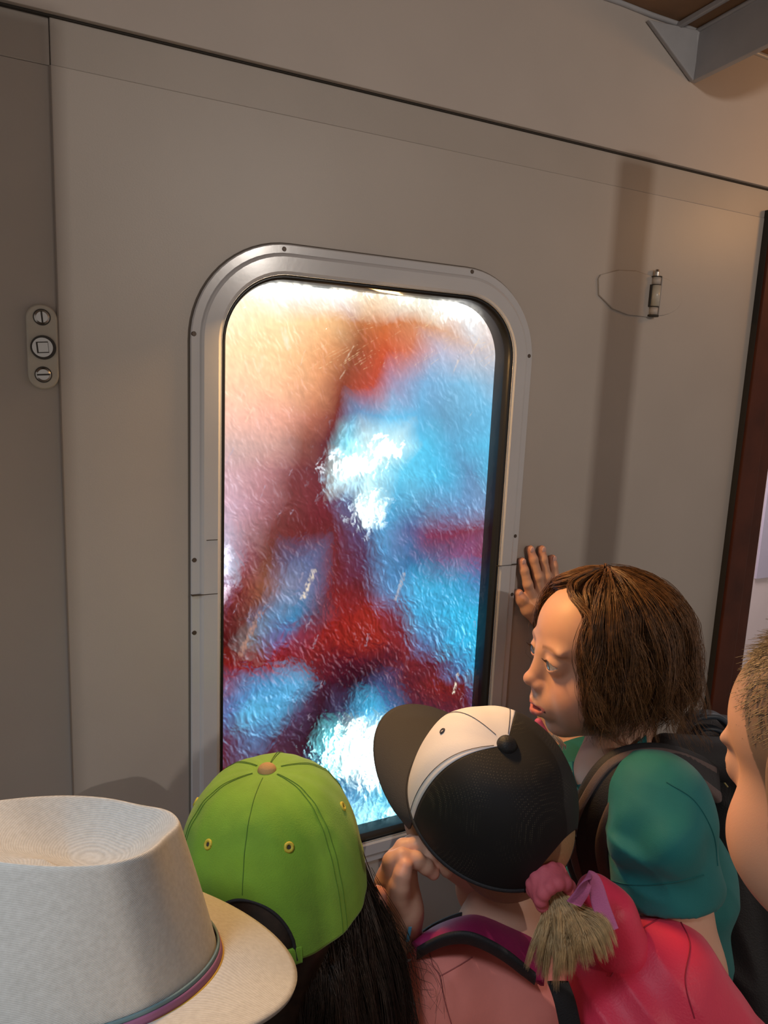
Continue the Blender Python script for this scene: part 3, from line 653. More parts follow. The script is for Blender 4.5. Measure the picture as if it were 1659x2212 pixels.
def bob_hair(M, parent, m, n=6500):
    """chin length bob; head local: crown point, strands fall and are swept clear of the face"""
    r = np.random.default_rng(5); S_ = 24; cl = 230
    def path(phi, lay, th0, Ln, curl, s):
        # phi azimuth from the face (+y) ; s 0..1 along
        rx, ry, rz = .084+lay, .099+lay, .083+lay; c = np.array([0, -.013, .018])
        front = np.exp(-(phi/1.05)**2); sgn = np.sign(phi)+(phi == 0)
        tot = 1.45+Ln; d = s*tot
        th = np.minimum(th0+d, 1.62); drop = np.maximum(th0+d-1.62, 0)
        sw_ = np.clip((th-.35)/.65, 0, 1); sw_ = sw_*sw_*(3-2*sw_)
        lim = .98+.16*np.clip(drop/.8, 0, 1)
        ph = np.where(np.abs(phi) < lim, phi+sgn*(lim-np.abs(phi))*sw_*.97, phi)
        ph = ph+.05*np.sin(phi*9)*sw_
        bul = 1+.05*np.sin(np.clip(drop/.9, 0, 1)*np.pi)
        x = -np.sin(ph)*rx*np.sin(th)*bul; y = np.cos(ph)*ry*np.sin(th)*bul; z = rz*np.cos(th)
        z = z-drop*.100; e = np.clip((drop-.45)/.5, 0, 1.3)**2
        sc2 = 1-curl*e; x = x*sc2; y = y*sc2
        return np.stack([x, y, z], -1)+c
    def strands(phi, lay, th0, Ln, curl, S_):
        s = np.linspace(0, 1, S_)[None, :]; return path(phi[:, None], lay[:, None], th0[:, None], Ln[:, None], curl[:, None], s)
    cphi = r.uniform(-np.pi, np.pi, cl); clay = r.normal(.0035, .0058, cl); ccurl = r.normal(.16, .15, cl); clen = 1.0-.10*np.abs(cphi)/np.pi*0+r.normal(0, .09, cl)
    ci = r.integers(0, cl, n); phi = cphi[ci]+r.normal(0, .045, n); lay = clay[ci]+r.normal(0, .0014, n); th0 = r.uniform(.02, .85, n)
    Ln = clen[ci]+r.normal(0, .06, n)-.25*(th0 > .5)*0; curl = ccurl[ci]+r.normal(0, .03, n)
    A = strands(phi, lay, th0, Ln-th0*.9, curl, S_)
    s = np.linspace(0, 1, S_)[None, :, None]; cph = r.random((cl, 1, 3))*6.28; cf = r.uniform(5, 12, (cl, 1, 1))
    A = A+np.sin(s*cf[ci]+cph[ci])*.0088*s**.8+np.sin(s*r.uniform(6, 20, (n, 1, 1))+r.random((n, 1, 3))*6.28)*.0026*s
    A = A+r.normal(0, .0055, (cl, 1, 3))[ci]*s*np.array([1, 1, .6])
    # loose flyaways
    fl = r.random(n) < .07; A[fl] += (r.normal(0, 1, (fl.sum(), 1, 3))*.009)*s
    R = .00034*(.7+.6*r.random((n, 1)))*(1-.6*np.linspace(0, 1, S_)[None, :]**2)
    c2 = 34; n2 = c2*16; k2 = r.integers(0, c2, n2); p2 = r.uniform(-2.9, 2.9, c2)[k2]+r.normal(0, .018, n2)
    B = strands(p2, r.uniform(.008, .014, c2)[k2]+r.normal(0, .0007, n2), np.full(n2, .08), r.uniform(.85, 1.12, c2)[k2], r.uniform(-.12, .25, c2)[k2], S_)
    B = B+np.sin(s*r.uniform(7, 14, (c2, 1, 1))[k2]+r.random((c2, 1, 3))[k2]*6.28)*.011*s+r.normal(0, .0008, (n2, 1, 3))*s
    A = np.concatenate([A, B]); R = np.concatenate([R, R[:n2]])
    V1, F1 = tubes(xf(M, A), R, 3)
    # dense under-layer surface
    ph = np.linspace(-np.pi+.001, np.pi-.001, 120); ths = np.full(120, .0); A2 = strands(ph, np.full(120, -.0065), ths, np.full(120, .80), np.full(120, .22), 40)
    keep = np.abs(ph) > .0
    F2 = grid_faces(120, 40); lo = A2.reshape(-1, 3)
    V2 = xf(M, lo); 
    # second inner sheet closes it
    return mesh_obj('hair', np.vstack([V2, V1]), [F2, F1+len(V2)], m, parent)

# ------------------------------------------------------------------ caps
def cap_surface(rx, ry, h, az, v, pw=.62, seam=.010, nb=6):
    c = np.cos(v*np.pi/2)**pw; pz_ = np.sin(v*np.pi/2)
    rr = c*(1-seam*np.abs(np.cos(az*nb/2))**6*np.sin(v*np.pi)); 
    return np.stack([-np.sin(az)*rx*rr, np.cos(az)*ry*rr, h*pz_], -1)
def cap_panel(name, M, dims, a0, a1, m, parent, arch=0, thick=.0016, pw=.62, dis=None, nv=50, na=None):
    na = na or int(120*(a1-a0)/6.28)+8; az = np.linspace(a0, a1, na); v = np.linspace(0, 1, nv)
    A, Vg = np.meshgrid(az, v, indexing='ij')
    da = np.abs(((A-np.pi+np.pi) % (2*np.pi))-np.pi)  # angle from the back (az=pi)
    vm = arch*np.sqrt(np.clip(1-(da/.50)**2, 0, 1)) if arch else 0
    Vg = vm+(1-vm)*Vg
    p = cap_surface(*dims, A, Vg, pw)
    if dis is not None: p = p*(1+dis(A, Vg))[..., None]
    o = mesh_obj(name, xf(M, p.reshape(-1, 3)), grid_faces(na, nv), m, parent)
    sd = o.modifiers.new('s', 'SOLIDIFY'); sd.thickness = thick; sd.offset = 0; return o
def stitch(name, M, dims, azs, m, parent, pw=.62, v0=0., v1=.97, off=.0012, r=.0005, dis=None):
    ss = []
    for a in azs:
        v = np.linspace(v0, v1, 40); A = np.full(40, a); p = cap_surface(*dims, A, v, pw)
        if dis is not None: p = p*(1+dis(A, v))[..., None]
        p = p*(1+off/.085); ss.append(xf(M, p))
    V, F = tubes(np.array(ss), np.full((len(ss), 40), r), 4); return mesh_obj(name, V, F, m, parent)
def brim(name, M, dims, half, length, droop, m, parent, thick=.003, pw=.62, pitch=0.0, flat=.0):
    na, nl = 48, 16; az = np.linspace(-half, half, na); t = np.linspace(0, 1, nl); A, T = np.meshgrid(az, t, indexing='ij')
    b = cap_surface(*dims, A, np.full(A.shape, .01), pw); Lh = length*np.cos(A/half*np.pi/2)**.42
    q = b.copy(); q[..., 1] += T*Lh; q[..., 0] *= 1+.04*T
    q[..., 2] += .002-droop*(q[..., 0]/.07)**2*T**.7*.5-droop*.0*T+T*Lh*pitch-droop*(q[...,0]/.07)**2*.3
    o = mesh_obj(name, xf(M, q.reshape(-1, 3)), grid_faces(na, nl), m, parent); s = o.modifiers.new('s', 'SOLIDIFY'); s.thickness = thick; s.offset = 0; return o
def eyelet(M, dims, az, v, m, mh, parent, pw=.62, r=.0042, dis=None):
    p = cap_surface(*dims, np.array([az]), np.array([v]), pw)[0]; e = 1e-3
    du = cap_surface(*dims, np.array([az+e]), np.array([v]), pw)[0]-p; dv = cap_surface(*dims, np.array([az]), np.array([v+e]), pw)[0]-p
    nrm = norm(np.cross(du, dv)); nrm = nrm if nrm@p > 0 else -nrm; a = norm(du); b = np.cross(nrm, a)
    if dis is not None: p = p*(1+float(dis(np.array([az]), np.array([v]))[0]))
    p = p+nrm*.0012; th = np.linspace(0, 2*np.pi, 25)
    ring = np.array([p+r*.72*(math.cos(t)*a+math.sin(t)*b) for t in th]); V, F = tubes(xf(M, ring)[None], np.full((1, 25), r*.34), 6)
    o = mesh_obj('eyelet', V, F, m, parent)
    MB().cyl(xf(M, p-nrm*.0002), nrm@M[:3, :3].T, r*.55, .0004, 14).build('eyelet_hole', mh, o)
def cap_button(M, h, r, m, parent, squash=.55, off=0.):
    t = np.linspace(0, np.pi/1.7, 14); a = np.linspace(0, 2*np.pi, 28, endpoint=False); T, A = np.meshgrid(t, a, indexing='ij')
    V = np.stack([r*np.sin(T)*np.cos(A), r*np.sin(T)*np.sin(A), h+off+r*squash*np.cos(T)], -1); return mesh_obj('button', xf(M, V.reshape(-1, 3)), grid_faces(14, 28, wrapm=True), m, parent)

# ================================================================== GIRL IN TEAL
girl = thing('person', 'child with chin-length brown hair in teal polo shirt, one hand flat on the wall', 'person', floor_pt(P(1345, 1900, 1.02)))
MG = view_frame(1292, 1406, .985, (.03, .93, .36), (-.90, .02, .41))
HG = MG
HV, HF, HC = make_head(MG, h=.0013)
nk0 = xf(MG, (0, -.030, -.09)); nk1 = P(1335, 1690, 1.01)
shL = P(1420, 1745, .87); shR = P(1290, 1775, 1.12); chest = P(1390, 1900, 1.0); pelv = floor_pt(P(1400, 2000, 1.0))+[0, 0, .60]
elL = P(1475, 2090, .83); wrL = P(1400, 2290, .80)
Y = -.001
hw_ = lambda px, py, d: W(px, py, -d)
wrist = hw_(1186, 1350, .030); palm = hw_(1172, 1308, .014)
elR = P(1215, 1560, 1.22)
bp_ = [cone(nk0, nk1, .040, .043, k=.02), cone(nk1, chest, .055, .085, k=.04), cone(chest, pelv, .09, .095, k=.04), cone(nk1, shL, .040, .045, k=.03), cone(nk1, shR, .04, .045, k=.03)]
bp_ += chain([shL, elL, wrL], [.044, .042, .030], .02)
bp_ += [ell(wrL+np.array([.0, .0, -.04]), (.03, .025, .045), k=.02)]
bp_ += chain([shR, elR, wrist], [.044, .036, .023], .02)
body = skinparts(bp_, .004)
# right hand flat on the wall, back of the hand to us
hp = [cone(wrist, hw_(1178, 1325, .016), .021, .017, k=.015), cone(hw_(1160, 1308, .012), hw_(1192, 1296, .012), .013, .0125, k=.012),
      cone(hw_(1178, 1325, .016), hw_(1152, 1300, .012), .017, .012, k=.012), cone(hw_(1178, 1325, .016), hw_(1196, 1290, .011), .017, .011, k=.012)]
fing = [[(1150, 1298), (1140, 1262), (1132, 1232), (1127, 1212)], [(1166, 1288), (1162, 1246), (1152, 1208), (1145, 1186)],
        [(1183, 1285), (1181, 1246), (1173, 1208), (1170, 1186)], [(1198, 1282), (1199, 1250), (1195, 1222), (1193, 1206)]]
tips = []
for fgr in fing:
    pts = [hw_(x, y, d) for (x, y), d in zip(fgr, (.012, .014, .010, .0075))]; hp += chain(pts, [.0092, .0080, .0074, .0064], .004); tips.append(pts[-1])
tp = [hw_(x, y, d) for (x, y), d in zip(((1172, 1345), (1140, 1318), (1126, 1296), (1120, 1281)), (.020, .016, .011, .009))]; hp += chain(tp, [.015, .0105, .0085, .0072], .006); tips.append(tp[-1])
hand = finger_tint(skinparts(hp, .0011), tips)
V, F, C = join([(HV, HF, HC), body, hand])
mesh_obj('body', V, F, M_skin, girl, cols=C)
for t_, d_ in zip(tips, ((-.1, 0, 1), (-.05, 0, 1), (.0, 0, 1), (.06, 0, 1), (-.25, 0, 1))):
    d_ = norm(d_); sdv = np.cross(d_, [0, -1, 0]); cc = t_+np.array([0, -.0060, 0]); R = np.stack([sdv, np.array([0, -1., 0]), d_], 1)
    V, F = sdf_mesh([ell(cc, (.0045, .0014, .0055), R, k=.001)], .0005); mesh_obj('fingernail', V, F, mat('nail', (.72, .42, .36), .25) if 'nail' not in bpy.data.materials else bpy.data.materials['nail'], girl)
for sx in (1, -1): eyeball(MG, sx, (.10*0+.12, 1, -.10), girl)
# eye lashes
for sx in (1, -1):
    r = np.random.default_rng(3); ls = []
    for u in np.linspace(-.0132, .0132, 36):
        z0 = -.0124+math.sqrt(.0190**2-u*u); dpt = math.sqrt(max(.0164**2-u*u-z0*z0, 1e-6)); b0 = np.array([sx*.0305+u*sx, .0668+dpt, .0006+z0])
        ls.append([b0, b0+np.array([u*sx*.15, .0030, .0002]), b0+np.array([u*sx*.35, .0052, .0020+.0006*r.random()])])
    V, F = tubes(xf(MG, np.array([catmull(l, 6) for l in ls])), np.tile(np.linspace(.00022, .00006, 6), (36, 1)), 3); mesh_obj('eyelashes', V, F, M_hairdark, girl)
V, F = sdf_mesh([ell((0, .0825, -.0638), (.0125, .0045, .0032), k=.001)], .0008); mesh_obj('teeth', xf(MG, V), F, mat('teeth', (.75, .68, .58), .3), girl)
hair = bob_hair(MG, girl, M_hairbrown)
M_teal = mat('teal_jersey', (.003, .150, .150), .75, bump=.12, bscale=900, var=.06, vscale=30, sheen=.1)
slv = P(1436, 1925, .855)
cl = [cone(nk1+(nk1-nk0)*.10, chest, .058, .100, k=.04), cone(chest, pelv+[0, 0, .02], .108, .112, k=.05), cone(P(1345, 1705, .99), shL, .050, .056, k=.03), cone(P(1340, 1745, 1.02), shR, .045, .048, k=.03),
      cone(shL, slv, .057, .060, k=.03), cone(shR, shR*.5+elR*.5, .055, .052, k=.03)]
# sleeve folds
cl += [cone(P(1350, 1775, .83), P(1470, 1800, .81), .010, .014, k=.03), cone(P(1345, 1835, .83), P(1450, 1845, .805), .012, .012, k=.03), cone(P(1440, 1835, .795), P(1540, 1920, .85), .012, .008, k=.03)]
def shirt_post(F, X, Y, Z):
    # hem of the near sleeve; collar opening
    ax_ = norm(slv-shL); c = slv+ax_*.010
    d = (X-c[0])*ax_[0]+(Y-c[1])*ax_[1]+(Z-c[2])*ax_[2]
    rr = np.sqrt((X-c[0])**2+(Y-c[1])**2+(Z-c[2])**2)
    F = np.where(rr < .085, np.maximum(F, d), F)
    c2 = nk1*.62+nk0*.38; a2 = norm(nk0-nk1); d2 = (X-c2[0])*a2[0]+(Y-c2[1])*a2[1]+(Z-c2[2])*a2[2]
    r2_ = np.sqrt((X-c2[0])**2+(Y-c2[1])**2+(Z-c2[2])**2); F = np.where(r2_ < .052, np.maximum(F, d2), F); return F.astype(np.float32)
V, F = sdf_mesh(cl, .0035, shirt_post); V = folds(wrinkle(V, .0008, 32, 3), .0110, 28, 61, -.45)
shirt = mesh_obj('polo_shirt', V, F, M_teal, girl)
# hem band of the sleeve
axs = norm(slv-shL); e1 = norm(np.cross(axs, CF)); e2 = np.cross(axs, e1); hc = slv+axs*.004
# polo collar
colp = [P(1245, 1668, 1.03), P(1262, 1722, .985), P(1300, 1722, .955), P(1345, 1668, .945), P(1395, 1615, .96)]
ribbon('collar', colp, [CU*.8-CR*.3, CU*.6-CR*.5, CU*.6+CR*-.2, CU*.8-CR*.2, CU], .034, .004, M_teal, shirt)
ribbon('collar', [P(1236, 1648, 1.05), P(1236, 1675, 1.03), P(1248, 1708, 1.0)], [CR, CR, CR], .022, .005, M_teal, shirt)
legs(floor_pt(pelv), .60, girl, M_trous, 1.2)
M_tth = mat('teal_thread', (.002, .11, .11), .8)
seam_on(shirt, [(1310, 1900), (1370, 1912), (1440, 1908), (1520, 1890)], .0006, M_tth)
seam_on(shirt, [(1440, 1690), (1500, 1730), (1540, 1800), (1550, 1870)], .0007, M_tth)
# white feathery trim
M_white = mat('white_fringe', (.75, .72, .72), .6)
ft = thing('tassel', 'white feathery fringe with pink end hanging under the chin beside the wall', 'tassel', P(1205, 1590, 1.10))
gl_ = [[P(1178+6*i, 1582+3*i, 1.10), P(1188+8*i, 1604+2*i, 1.10), P(1193+8*i, 1632-2*i, 1.10)] for i in range(6)]
strand_hair('fringe', gl_, 90, M_white, ft, spread=.004, clumps=9, rad=.0006, seed=2, tip=.3, S_=8, frizz=.001)
V, F = sdf_mesh([cone(P(1163, 1560, 1.10), P(1176, 1590, 1.10), .006, .008)], .0012); mesh_obj('knot', V, F, mat('pink_yarn', (.70, .12, .25), .7), ft)

# ------------------------------------------------------------------ black backpack on the girl in teal
M_black = mat('black_nylon', (.010, .010, .012), .6, bump=.3, bscale=500); M_pad = mat('black_padding', (.016, .014, .016), .7, bump=.3, bscale=600); M_edge = mat('taupe_strap_edge', (.11, .075, .07), .75, bump=.25, bscale=600)
bk = thing('backpack', 'black backpack with taupe-edged padded straps worn by the child in teal', 'backpack', P(1600, 1850, 1.05))
V, F = sdf_mesh([cone(P(1560, 1640, 1.10), P(1600, 2250, 1.06), .055, .095, k=.05), cone(P(1660, 1660, 1.20), P(1690, 2250, 1.15), .075, .11, k=.06), cone(P(1500, 1600, 1.08), P(1600, 1620, 1.14), .022, .035, k=.04)], .005)
V = wrinkle(V, .004, 22, 8); mesh_obj('bag_body', V, F, M_black, bk)
ribbon('top_handle', [P(1478, 1572, 1.04), P(1500, 1548, 1.03), P(1545, 1545, 1.03), P(1580, 1575, 1.04)], [CF]*4, .03, .009, mat('slate_webbing', (.035, .05, .07), .5), bk)
ribbon('top_handle', [P(1490, 1590, 1.03), P(1515, 1572, 1.02), P(1550, 1576, 1.02), P(1575, 1600, 1.03)], [CF]*4, .022, .007, mat('slate_webbing2', (.02, .03, .045), .5), bk)
sp1 = [P(1545, 1690, .955), P(1480, 1655, .92), P(1405, 1648, .885), P(1340, 1672, .87), P(1290, 1735, .875), P(1265, 1810, .89), P(1275, 1880, .90), P(1300, 1940, .92)]
sd1 = [CR*.2+CF*.6+CU*.6, CF*.8+CU*.5, CF*.8+CU*.5, CF*.6+CU*.4-CR*.4, CR*-.7+CF*.6, CR*-.8+CF*.5, CR*-.8+CF*.5, CR*-.8+CF*.4]
st1 = ribbon('shoulder_strap', sp1, sd1, .058, .013, M_pad, bk)
def offs(pts, sds, a): return [p+norm(s)*a for p, s in zip(pts, sds)]
ribbon('strap_edge', [p-norm(ray(1350, 1750))*.004 for p in offs(sp1, sd1, -.020)], sd1, .016, .013, M_edge, st1)
ribbon('strap_edge', [p-norm(ray(1350, 1750))*.007 for p in offs(sp1, sd1, .016)], sd1, .010, .006, M_edge, st1)
V, F = sdf_mesh([cone(P(1420, 1650, .93), P(1520, 1688, .95), .020, .014, k=.02), cone(P(1440, 1620, .98), P(1560, 1640, 1.0), .022, .030, k=.03)], .003); mesh_obj('strap_root', V, F, M_pad, bk)
ribbon('chest_strap', [P(1240, 1830, .91), P(1262, 1862, .90), P(1300, 1900, .89)], [CU]*3, .020, .006, M_black, bk)
tube_obj('cord', [P(1568, 1652, 1.0), P(1545, 1668, 1.0), P(1560, 1685, 1.0), P(1572, 1700, 1.0)], .0012, mat('gold_cord', (.35, .27, .10), .4), bk)

# ================================================================== BOY AT THE RIGHT EDGE
boy = thing('person', 'fair child at the right edge seen from behind, cheek close to the viewer', 'person', floor_pt(P(1850, 2100, .52)))
MB_ = view_frame(1868, 1672, .47, (.03, .99, .10), (-.70, -.02, -.70))
V, F, C = make_head(MB_, h=.0018)
Vl = (V-MB_[:3, 3])@MB_[:3, :3]
hz = np.clip((Vl[:, 2]-.020+np.clip(Vl[:, 1]+.01, -.1, .1)*-.35-.03*(Vl[:, 1] > .05))/.035+noise2(Vl[:, 0]*1.0, Vl[:, 2], 90, 5)*.15, 0, 1)
hz = np.where(Vl[:, 1] < .02, np.clip((Vl[:, 2]+.035+.3*np.clip(Vl[:, 1], -.1, .02)+.01)/.03, 0, 1), hz)[:, None]*.85
C = C*(1-hz)+hz*np.array([.20, .14, .095])
nb = xf(MB_, (0, -.035, -.12))+np.array([.04, -.03, 0]); shb = nb+np.array([.0, -.02, -.08])
b2 = skinparts([cone(xf(MB_, (0, -.03, -.08)), nb+[0, 0, -.05], .040, .042)] + chain([nb+[0, 0, -.05], nb+np.array([.11, -.10, -.10]), nb+np.array([.14, -.10, -.35])], [.04, .045, .035], .02)+[ell(nb+np.array([.14, -.09, -.40]), (.03, .025, .05), k=.02)], .005)
V, F, C = join([(V, F, C), b2]); mesh_obj('body', V, F, M_skin, boy, cols=C)
r = np.random.default_rng(9); N = 4200; ph = r.uniform(-np.pi, np.pi, N); th = np.arccos(r.uniform(-.15, 1, N))
dd = np.stack([-np.sin(ph)*np.sin(th), np.cos(ph)*np.sin(th), np.cos(th)], -1); root = dd*np.array([.070, .088, .073])+np.array([0, -.013, .030])
kp = ~((root[:, 1] > .030) & (root[:, 2] < .078))&(root[:,1]<.062); root = root[kp]; dd = dd[kp]
fall = np.array([-.2, .75, -.35]); s = np.linspace(0, 1, 6)[None, :, None]; Lh = (.007+.012*np.clip(dd[:, 2], 0, 1))[:, None, None]
A_ = root[:, None]+dd[:, None]*Lh*.35*s+(fall-dd*(dd@fall)[:, None]+r.normal(0, .15, dd.shape))[:, None]*Lh*s
V, F = tubes(xf(MB_, A_), np.tile(np.linspace(.00035, .00012, 6), (len(A_), 1)), 3); mesh_obj('hair', V, F, M_hairfair, boy)
cloth('t_shirt', [cone(nb+[0, 0, -.09], nb+[0, 0, -.42], .085, .10, k=.04), cone(nb+np.array([.09, -.08, -.10]), nb+np.array([-.06, .06, -.10]), .05, .05, k=.04), cone(nb+np.array([.11, -.10, -.10]), nb+np.array([.13, -.10, -.24]), .052, .05, k=.03)], .006, mat('black_jersey', (.008, .008, .01), .8), boy, amp=.002)
legs(floor_pt(nb), nb[2]-.48, boy, M_trous, 1.2)

# ================================================================== CHILD IN TRUCKER CAP
tk = thing('person', 'child in salmon shirt with blond ponytail under the black and white cap', 'person', floor_pt(P(1100, 2350, .84)))
MT = view_frame(1045, 1748, .84, (.17, .50, .85), (-.69, .69, -.2))
V, F, C = make_head(MT, face=False, h=.002)
nk = xf(MT, (0, -.03, -.075)); nb_ = P(1100, 2030, .87); sl_ = P(925, 2165, .80); sr_ = P(1230, 2130, .90); ch = P(1085, 2300, .86); pv_ = floor_pt(P(1085, 2300, .87))+[0, 0, .48]
b2 = skinparts([cone(nk, P(1098, 1950, .845), .036, .033, k=.02), cone(P(1098, 1950, .845), nb_, .034, .042, k=.02), cone(nb_, ch, .06, .08, k=.04), cone(ch, pv_, .08, .085, k=.04), cone(nb_, sl_, .035, .038, k=.03), cone(nb_, sr_, .035, .038, k=.03)]
   + chain([sl_, P(850, 2400, .82), P(900, 2500, 1.0)], [.038, .032, .024], .02)+[ell(P(905, 2510, 1.03), (.025, .03, .035), k=.015)], .004)
V, F, C = join([(V, F, C), b2]); mesh_obj('body', V, F, M_skin, tk, cols=C)
M_salmon = mat('salmon_jersey', (.80, .24, .19), .8, bump=.12, bscale=700, var=.05, vscale=25)
sh = cloth('t_shirt', [cone(P(960, 2125, .80), P(1200, 2130, .86), .050, .055, k=.05), cone(P(1080, 2170, .84), ch, .085, .10, k=.05), cone(ch, pv_, .10, .105, k=.05), cone(P(930, 2155, .79), P(868, 2270, .80), .047, .045, k=.035)], .0035, M_salmon, tk, amp=.0012, sc=26, seed=5)
# magenta yoke with black piping
top = catmull([P(885, 2045, .80), P(935, 2005, .83), P(1000, 1978, .86), P(1070, 1968, .885), P(1140, 1985, .88), P(1185, 2040, .85)], 40)
bot = catmull([P(900, 2060, .768), P(960, 2030, .752), P(1020, 2028, .745), P(1085, 2060, .745), P(1135, 2098, .75), P(1175, 2130, .77)], 40)
vv = np.linspace(0, 1, 12); bul = -norm(ray(1040, 2030))*.012
G = np.array([top*(1-v)+bot*v+bul*math.sin(v*math.pi)+CU*.008*math.sin(v*math.pi) for v in vv])
yk = mesh_obj('yoke', G.reshape(-1, 3), grid_faces(12, 40), mat('magenta_fabric', (.30, .012, .09), .6, bump=.2, bscale=500, var=.15, vscale=20), tk); so = yk.modifiers.new('s', 'SOLIDIFY'); so.thickness = .004
V, F = tubes(top[None], np.full((1, 40), .0042), 8); mesh_obj('piping', V, F, M_pad, yk)
ribbon('binding', bot[::5], [CU*.8-CF*.5]*len(bot[::5]), .020, .006, M_pad, yk)
legs(floor_pt(pv_), .48, tk, M_trous, .9, .05)
M_sth = mat('salmon_thread', (.40, .10, .09), .8)
seam_on(sh, [(925, 2045), (935, 2085), (950, 2110), (960, 2160), (975, 2212)], .0006, M_sth)
seam_on(sh, [(953, 2108), (985, 2090), (1020, 2068)], .0006, M_sth)
# ponytail
tie = P(1192, 1925, .742)
gd = [[tie, P(1180, 1975, .735), P(1150, 2030, .72), P(1128, 2085, .715)], [tie, P(1190, 1980, .73), P(1175, 2050, .71), P(1165, 2120, .71)], [tie, P(1205, 1980, .725), P(1210, 2050, .705), P(1205, 2128, .705)],
      [tie, P(1225, 1985, .725), P(1240, 2040, .705), P(1245, 2095, .71)], [tie, P(1240, 1975, .73), P(1275, 2020, .71), P(1300, 2078, .71)], [tie, P(1235, 1960, .735), P(1290, 1985, .72), P(1315, 2050, .715)]]
pt = strand_hair('ponytail', gd, 3600, M_hairblond, tk, spread=.0085, clumps=44, rad=.00028, seed=4, frizz=.0003, tip=.15)
gd = [[P(1140+16*i, 1860+3*i, .80-.006*i), P(1160+10*i, 1885, .765), P(1178+6*i, 1915, .745)] for i in range(5)]
strand_hair('gathered_hair', gd, 500, M_hairblond, tk, spread=.004, clumps=30, rad=.0004, seed=6)
M_scr = mat('coral_scrunchie', (.68, .13, .17), .7, bump=.2, bscale=300)
sc1_ = []
r = np.random.default_rng(2); axT = norm(P(1215, 1955, .73)-P(1175, 1890, .76)); e1 = norm(np.cross(axT, [0, 0, 1])); e2 = np.cross(axT, e1); cT = P(1190, 1918, .742)
for k in range(11):
    a = k*2*np.pi/11; a2 = a+.75; o1 = e1*math.cos(a)+e2*math.sin(a); o3 = e1*math.cos(a2)+e2*math.sin(a2)
    sc1_.append(cone(cT+o1*.016-axT*.008, cT+o3*.016+axT*.008, .0078, .0074, k=.0022))
V, F = sdf_mesh(sc1_, .0012); mesh_obj('scrunchie', V, F, M_scr, tk)
for (a, b, c_) in (((985, 1930), (975, 1975), (968, 2010)), ((1003, 1925), (1010, 1960), (1000, 1990))):
    pass
V, F = sdf_mesh([ell((0, -.022, .020), (.0725, .083, .078)), ell((0, -.045, -.035), (.052, .045, .045), k=.03)], .003); mesh_obj('scalp_hair', xf(MT, V), F, mat('hair_root', (.30, .17, .08), .5, bump=.4, bscale=300), tk)
# the cap
cp = thing('trucker_cap', 'black mesh cap with white front panels and dark brim', 'cap', xf(MT, (0, 0, .05)))
D2 = (.0865, .0975, .118)
MC = MT.copy(); MC[:3, 3] = xf(MT, (0, -.006, .012))
M_wcap = mat('white_cotton', (.78, .74, .76), .7, bump=.06, bscale=500); M_brimk = mat('charcoal_cotton', (.028, .026, .028), .75, bump=.15, bscale=700)
M_mesh = bpy.data.materials.new('black_mesh_fabric'); M_mesh.use_nodes = True; nt = M_mesh.node_tree; b_ = nt.nodes['Principled BSDF']; L = nt.links.new
tc = nt.nodes.new('ShaderNodeTexCoord'); vo = nt.nodes.new('ShaderNodeTexVoronoi'); vo.inputs['Scale'].default_value = 480; vo.inputs['Randomness'].default_value = .12
L(tc.outputs['Object'], vo.inputs['Vector']); rp = nt.nodes.new('ShaderNodeMapRange'); rp.inputs[1].default_value = .18; rp.inputs[2].default_value = .34; rp.inputs[3].default_value = 1; rp.inputs[4].default_value = 0; L(vo.outputs['Distance'], rp.inputs[0])
n3 = nt.nodes.new('ShaderNodeTexNoise'); n3.inputs['Scale'].default_value = 22; L(tc.outputs['Object'], n3.inputs['Vector']); r3 = nt.nodes.new('ShaderNodeMapRange'); r3.inputs[1].default_value = .5; r3.inputs[2].default_value = .68; L(n3.outputs['Fac'], r3.inputs[0])
mu = nt.nodes.new('ShaderNodeMath'); mu.operation = 'MULTIPLY'; L(rp.outputs[0], mu.inputs[0]); L(r3.outputs[0], mu.inputs[1])
mc_ = nt.nodes.new('ShaderNodeMix'); mc_.data_type = 'RGBA'; mc_.inputs[6].default_value = (.007, .006, .006, 1); mc_.inputs[7].default_value = (.09, .072, .048, 1); L(mu.outputs[0], mc_.inputs[0]); L(mc_.outputs[2], b_.inputs['Base Color']); b_.inputs['Roughness'].default_value = .75
fh = 1.12
disT = lambda A, Vg: .022*np.exp(-((np.abs(A)-.0)/.16)**2)*np.sin(np.clip(Vg, 0, 1)*np.pi)*1.0-.018*np.exp(-((np.abs(A)-.55)/.25)**2)*np.sin(np.clip(Vg, 0, 1)*np.pi)
fp = cap_panel('front_panel', MC, D2, -fh, fh, M_wcap, cp, dis=disT, na=60)
cap_panel('mesh_panel', MC, tuple(d*.997 for d in D2), fh, 2*np.pi-fh, M_mesh, cp, arch=.33)
M_thr = mat('dark_thread', (.05, .045, .06), .8)
stitch('stitching', MC, D2, [fh-.10, -fh+.10, 0.0], M_thr, fp, dis=disT, off=.0010, r=.00035)
def wedge(a0, a1): return
cap_button(MC, D2[2], .0105, M_black, cp, .9, .0)
eyelet(MC, D2, .42, .60, M_thr, M_wcap, fp, r=.0036, dis=disT)
brim('brim', MC, D2, 1.10, .070, .018, M_brimk, cp, pitch=-.05)
az_ = np.linspace(np.pi+.52, 3*np.pi-.52, 70); band = cap_surface(*D2, az_, np.full(70, .02)); V, F = tubes(xf(MC, band)[None], np.full((1, 70), .0028), 8); mesh_obj('sweatband_edge', V, F, M_pad, cp)
ar = cap_surface(*D2, np.linspace(np.pi-.5, np.pi+.5, 20), np.full(20, .02)); ribbon('closure_strap', xf(MC, ar)[::3], [MC[:3, 2]]*7, .014, .003, M_pad, cp)

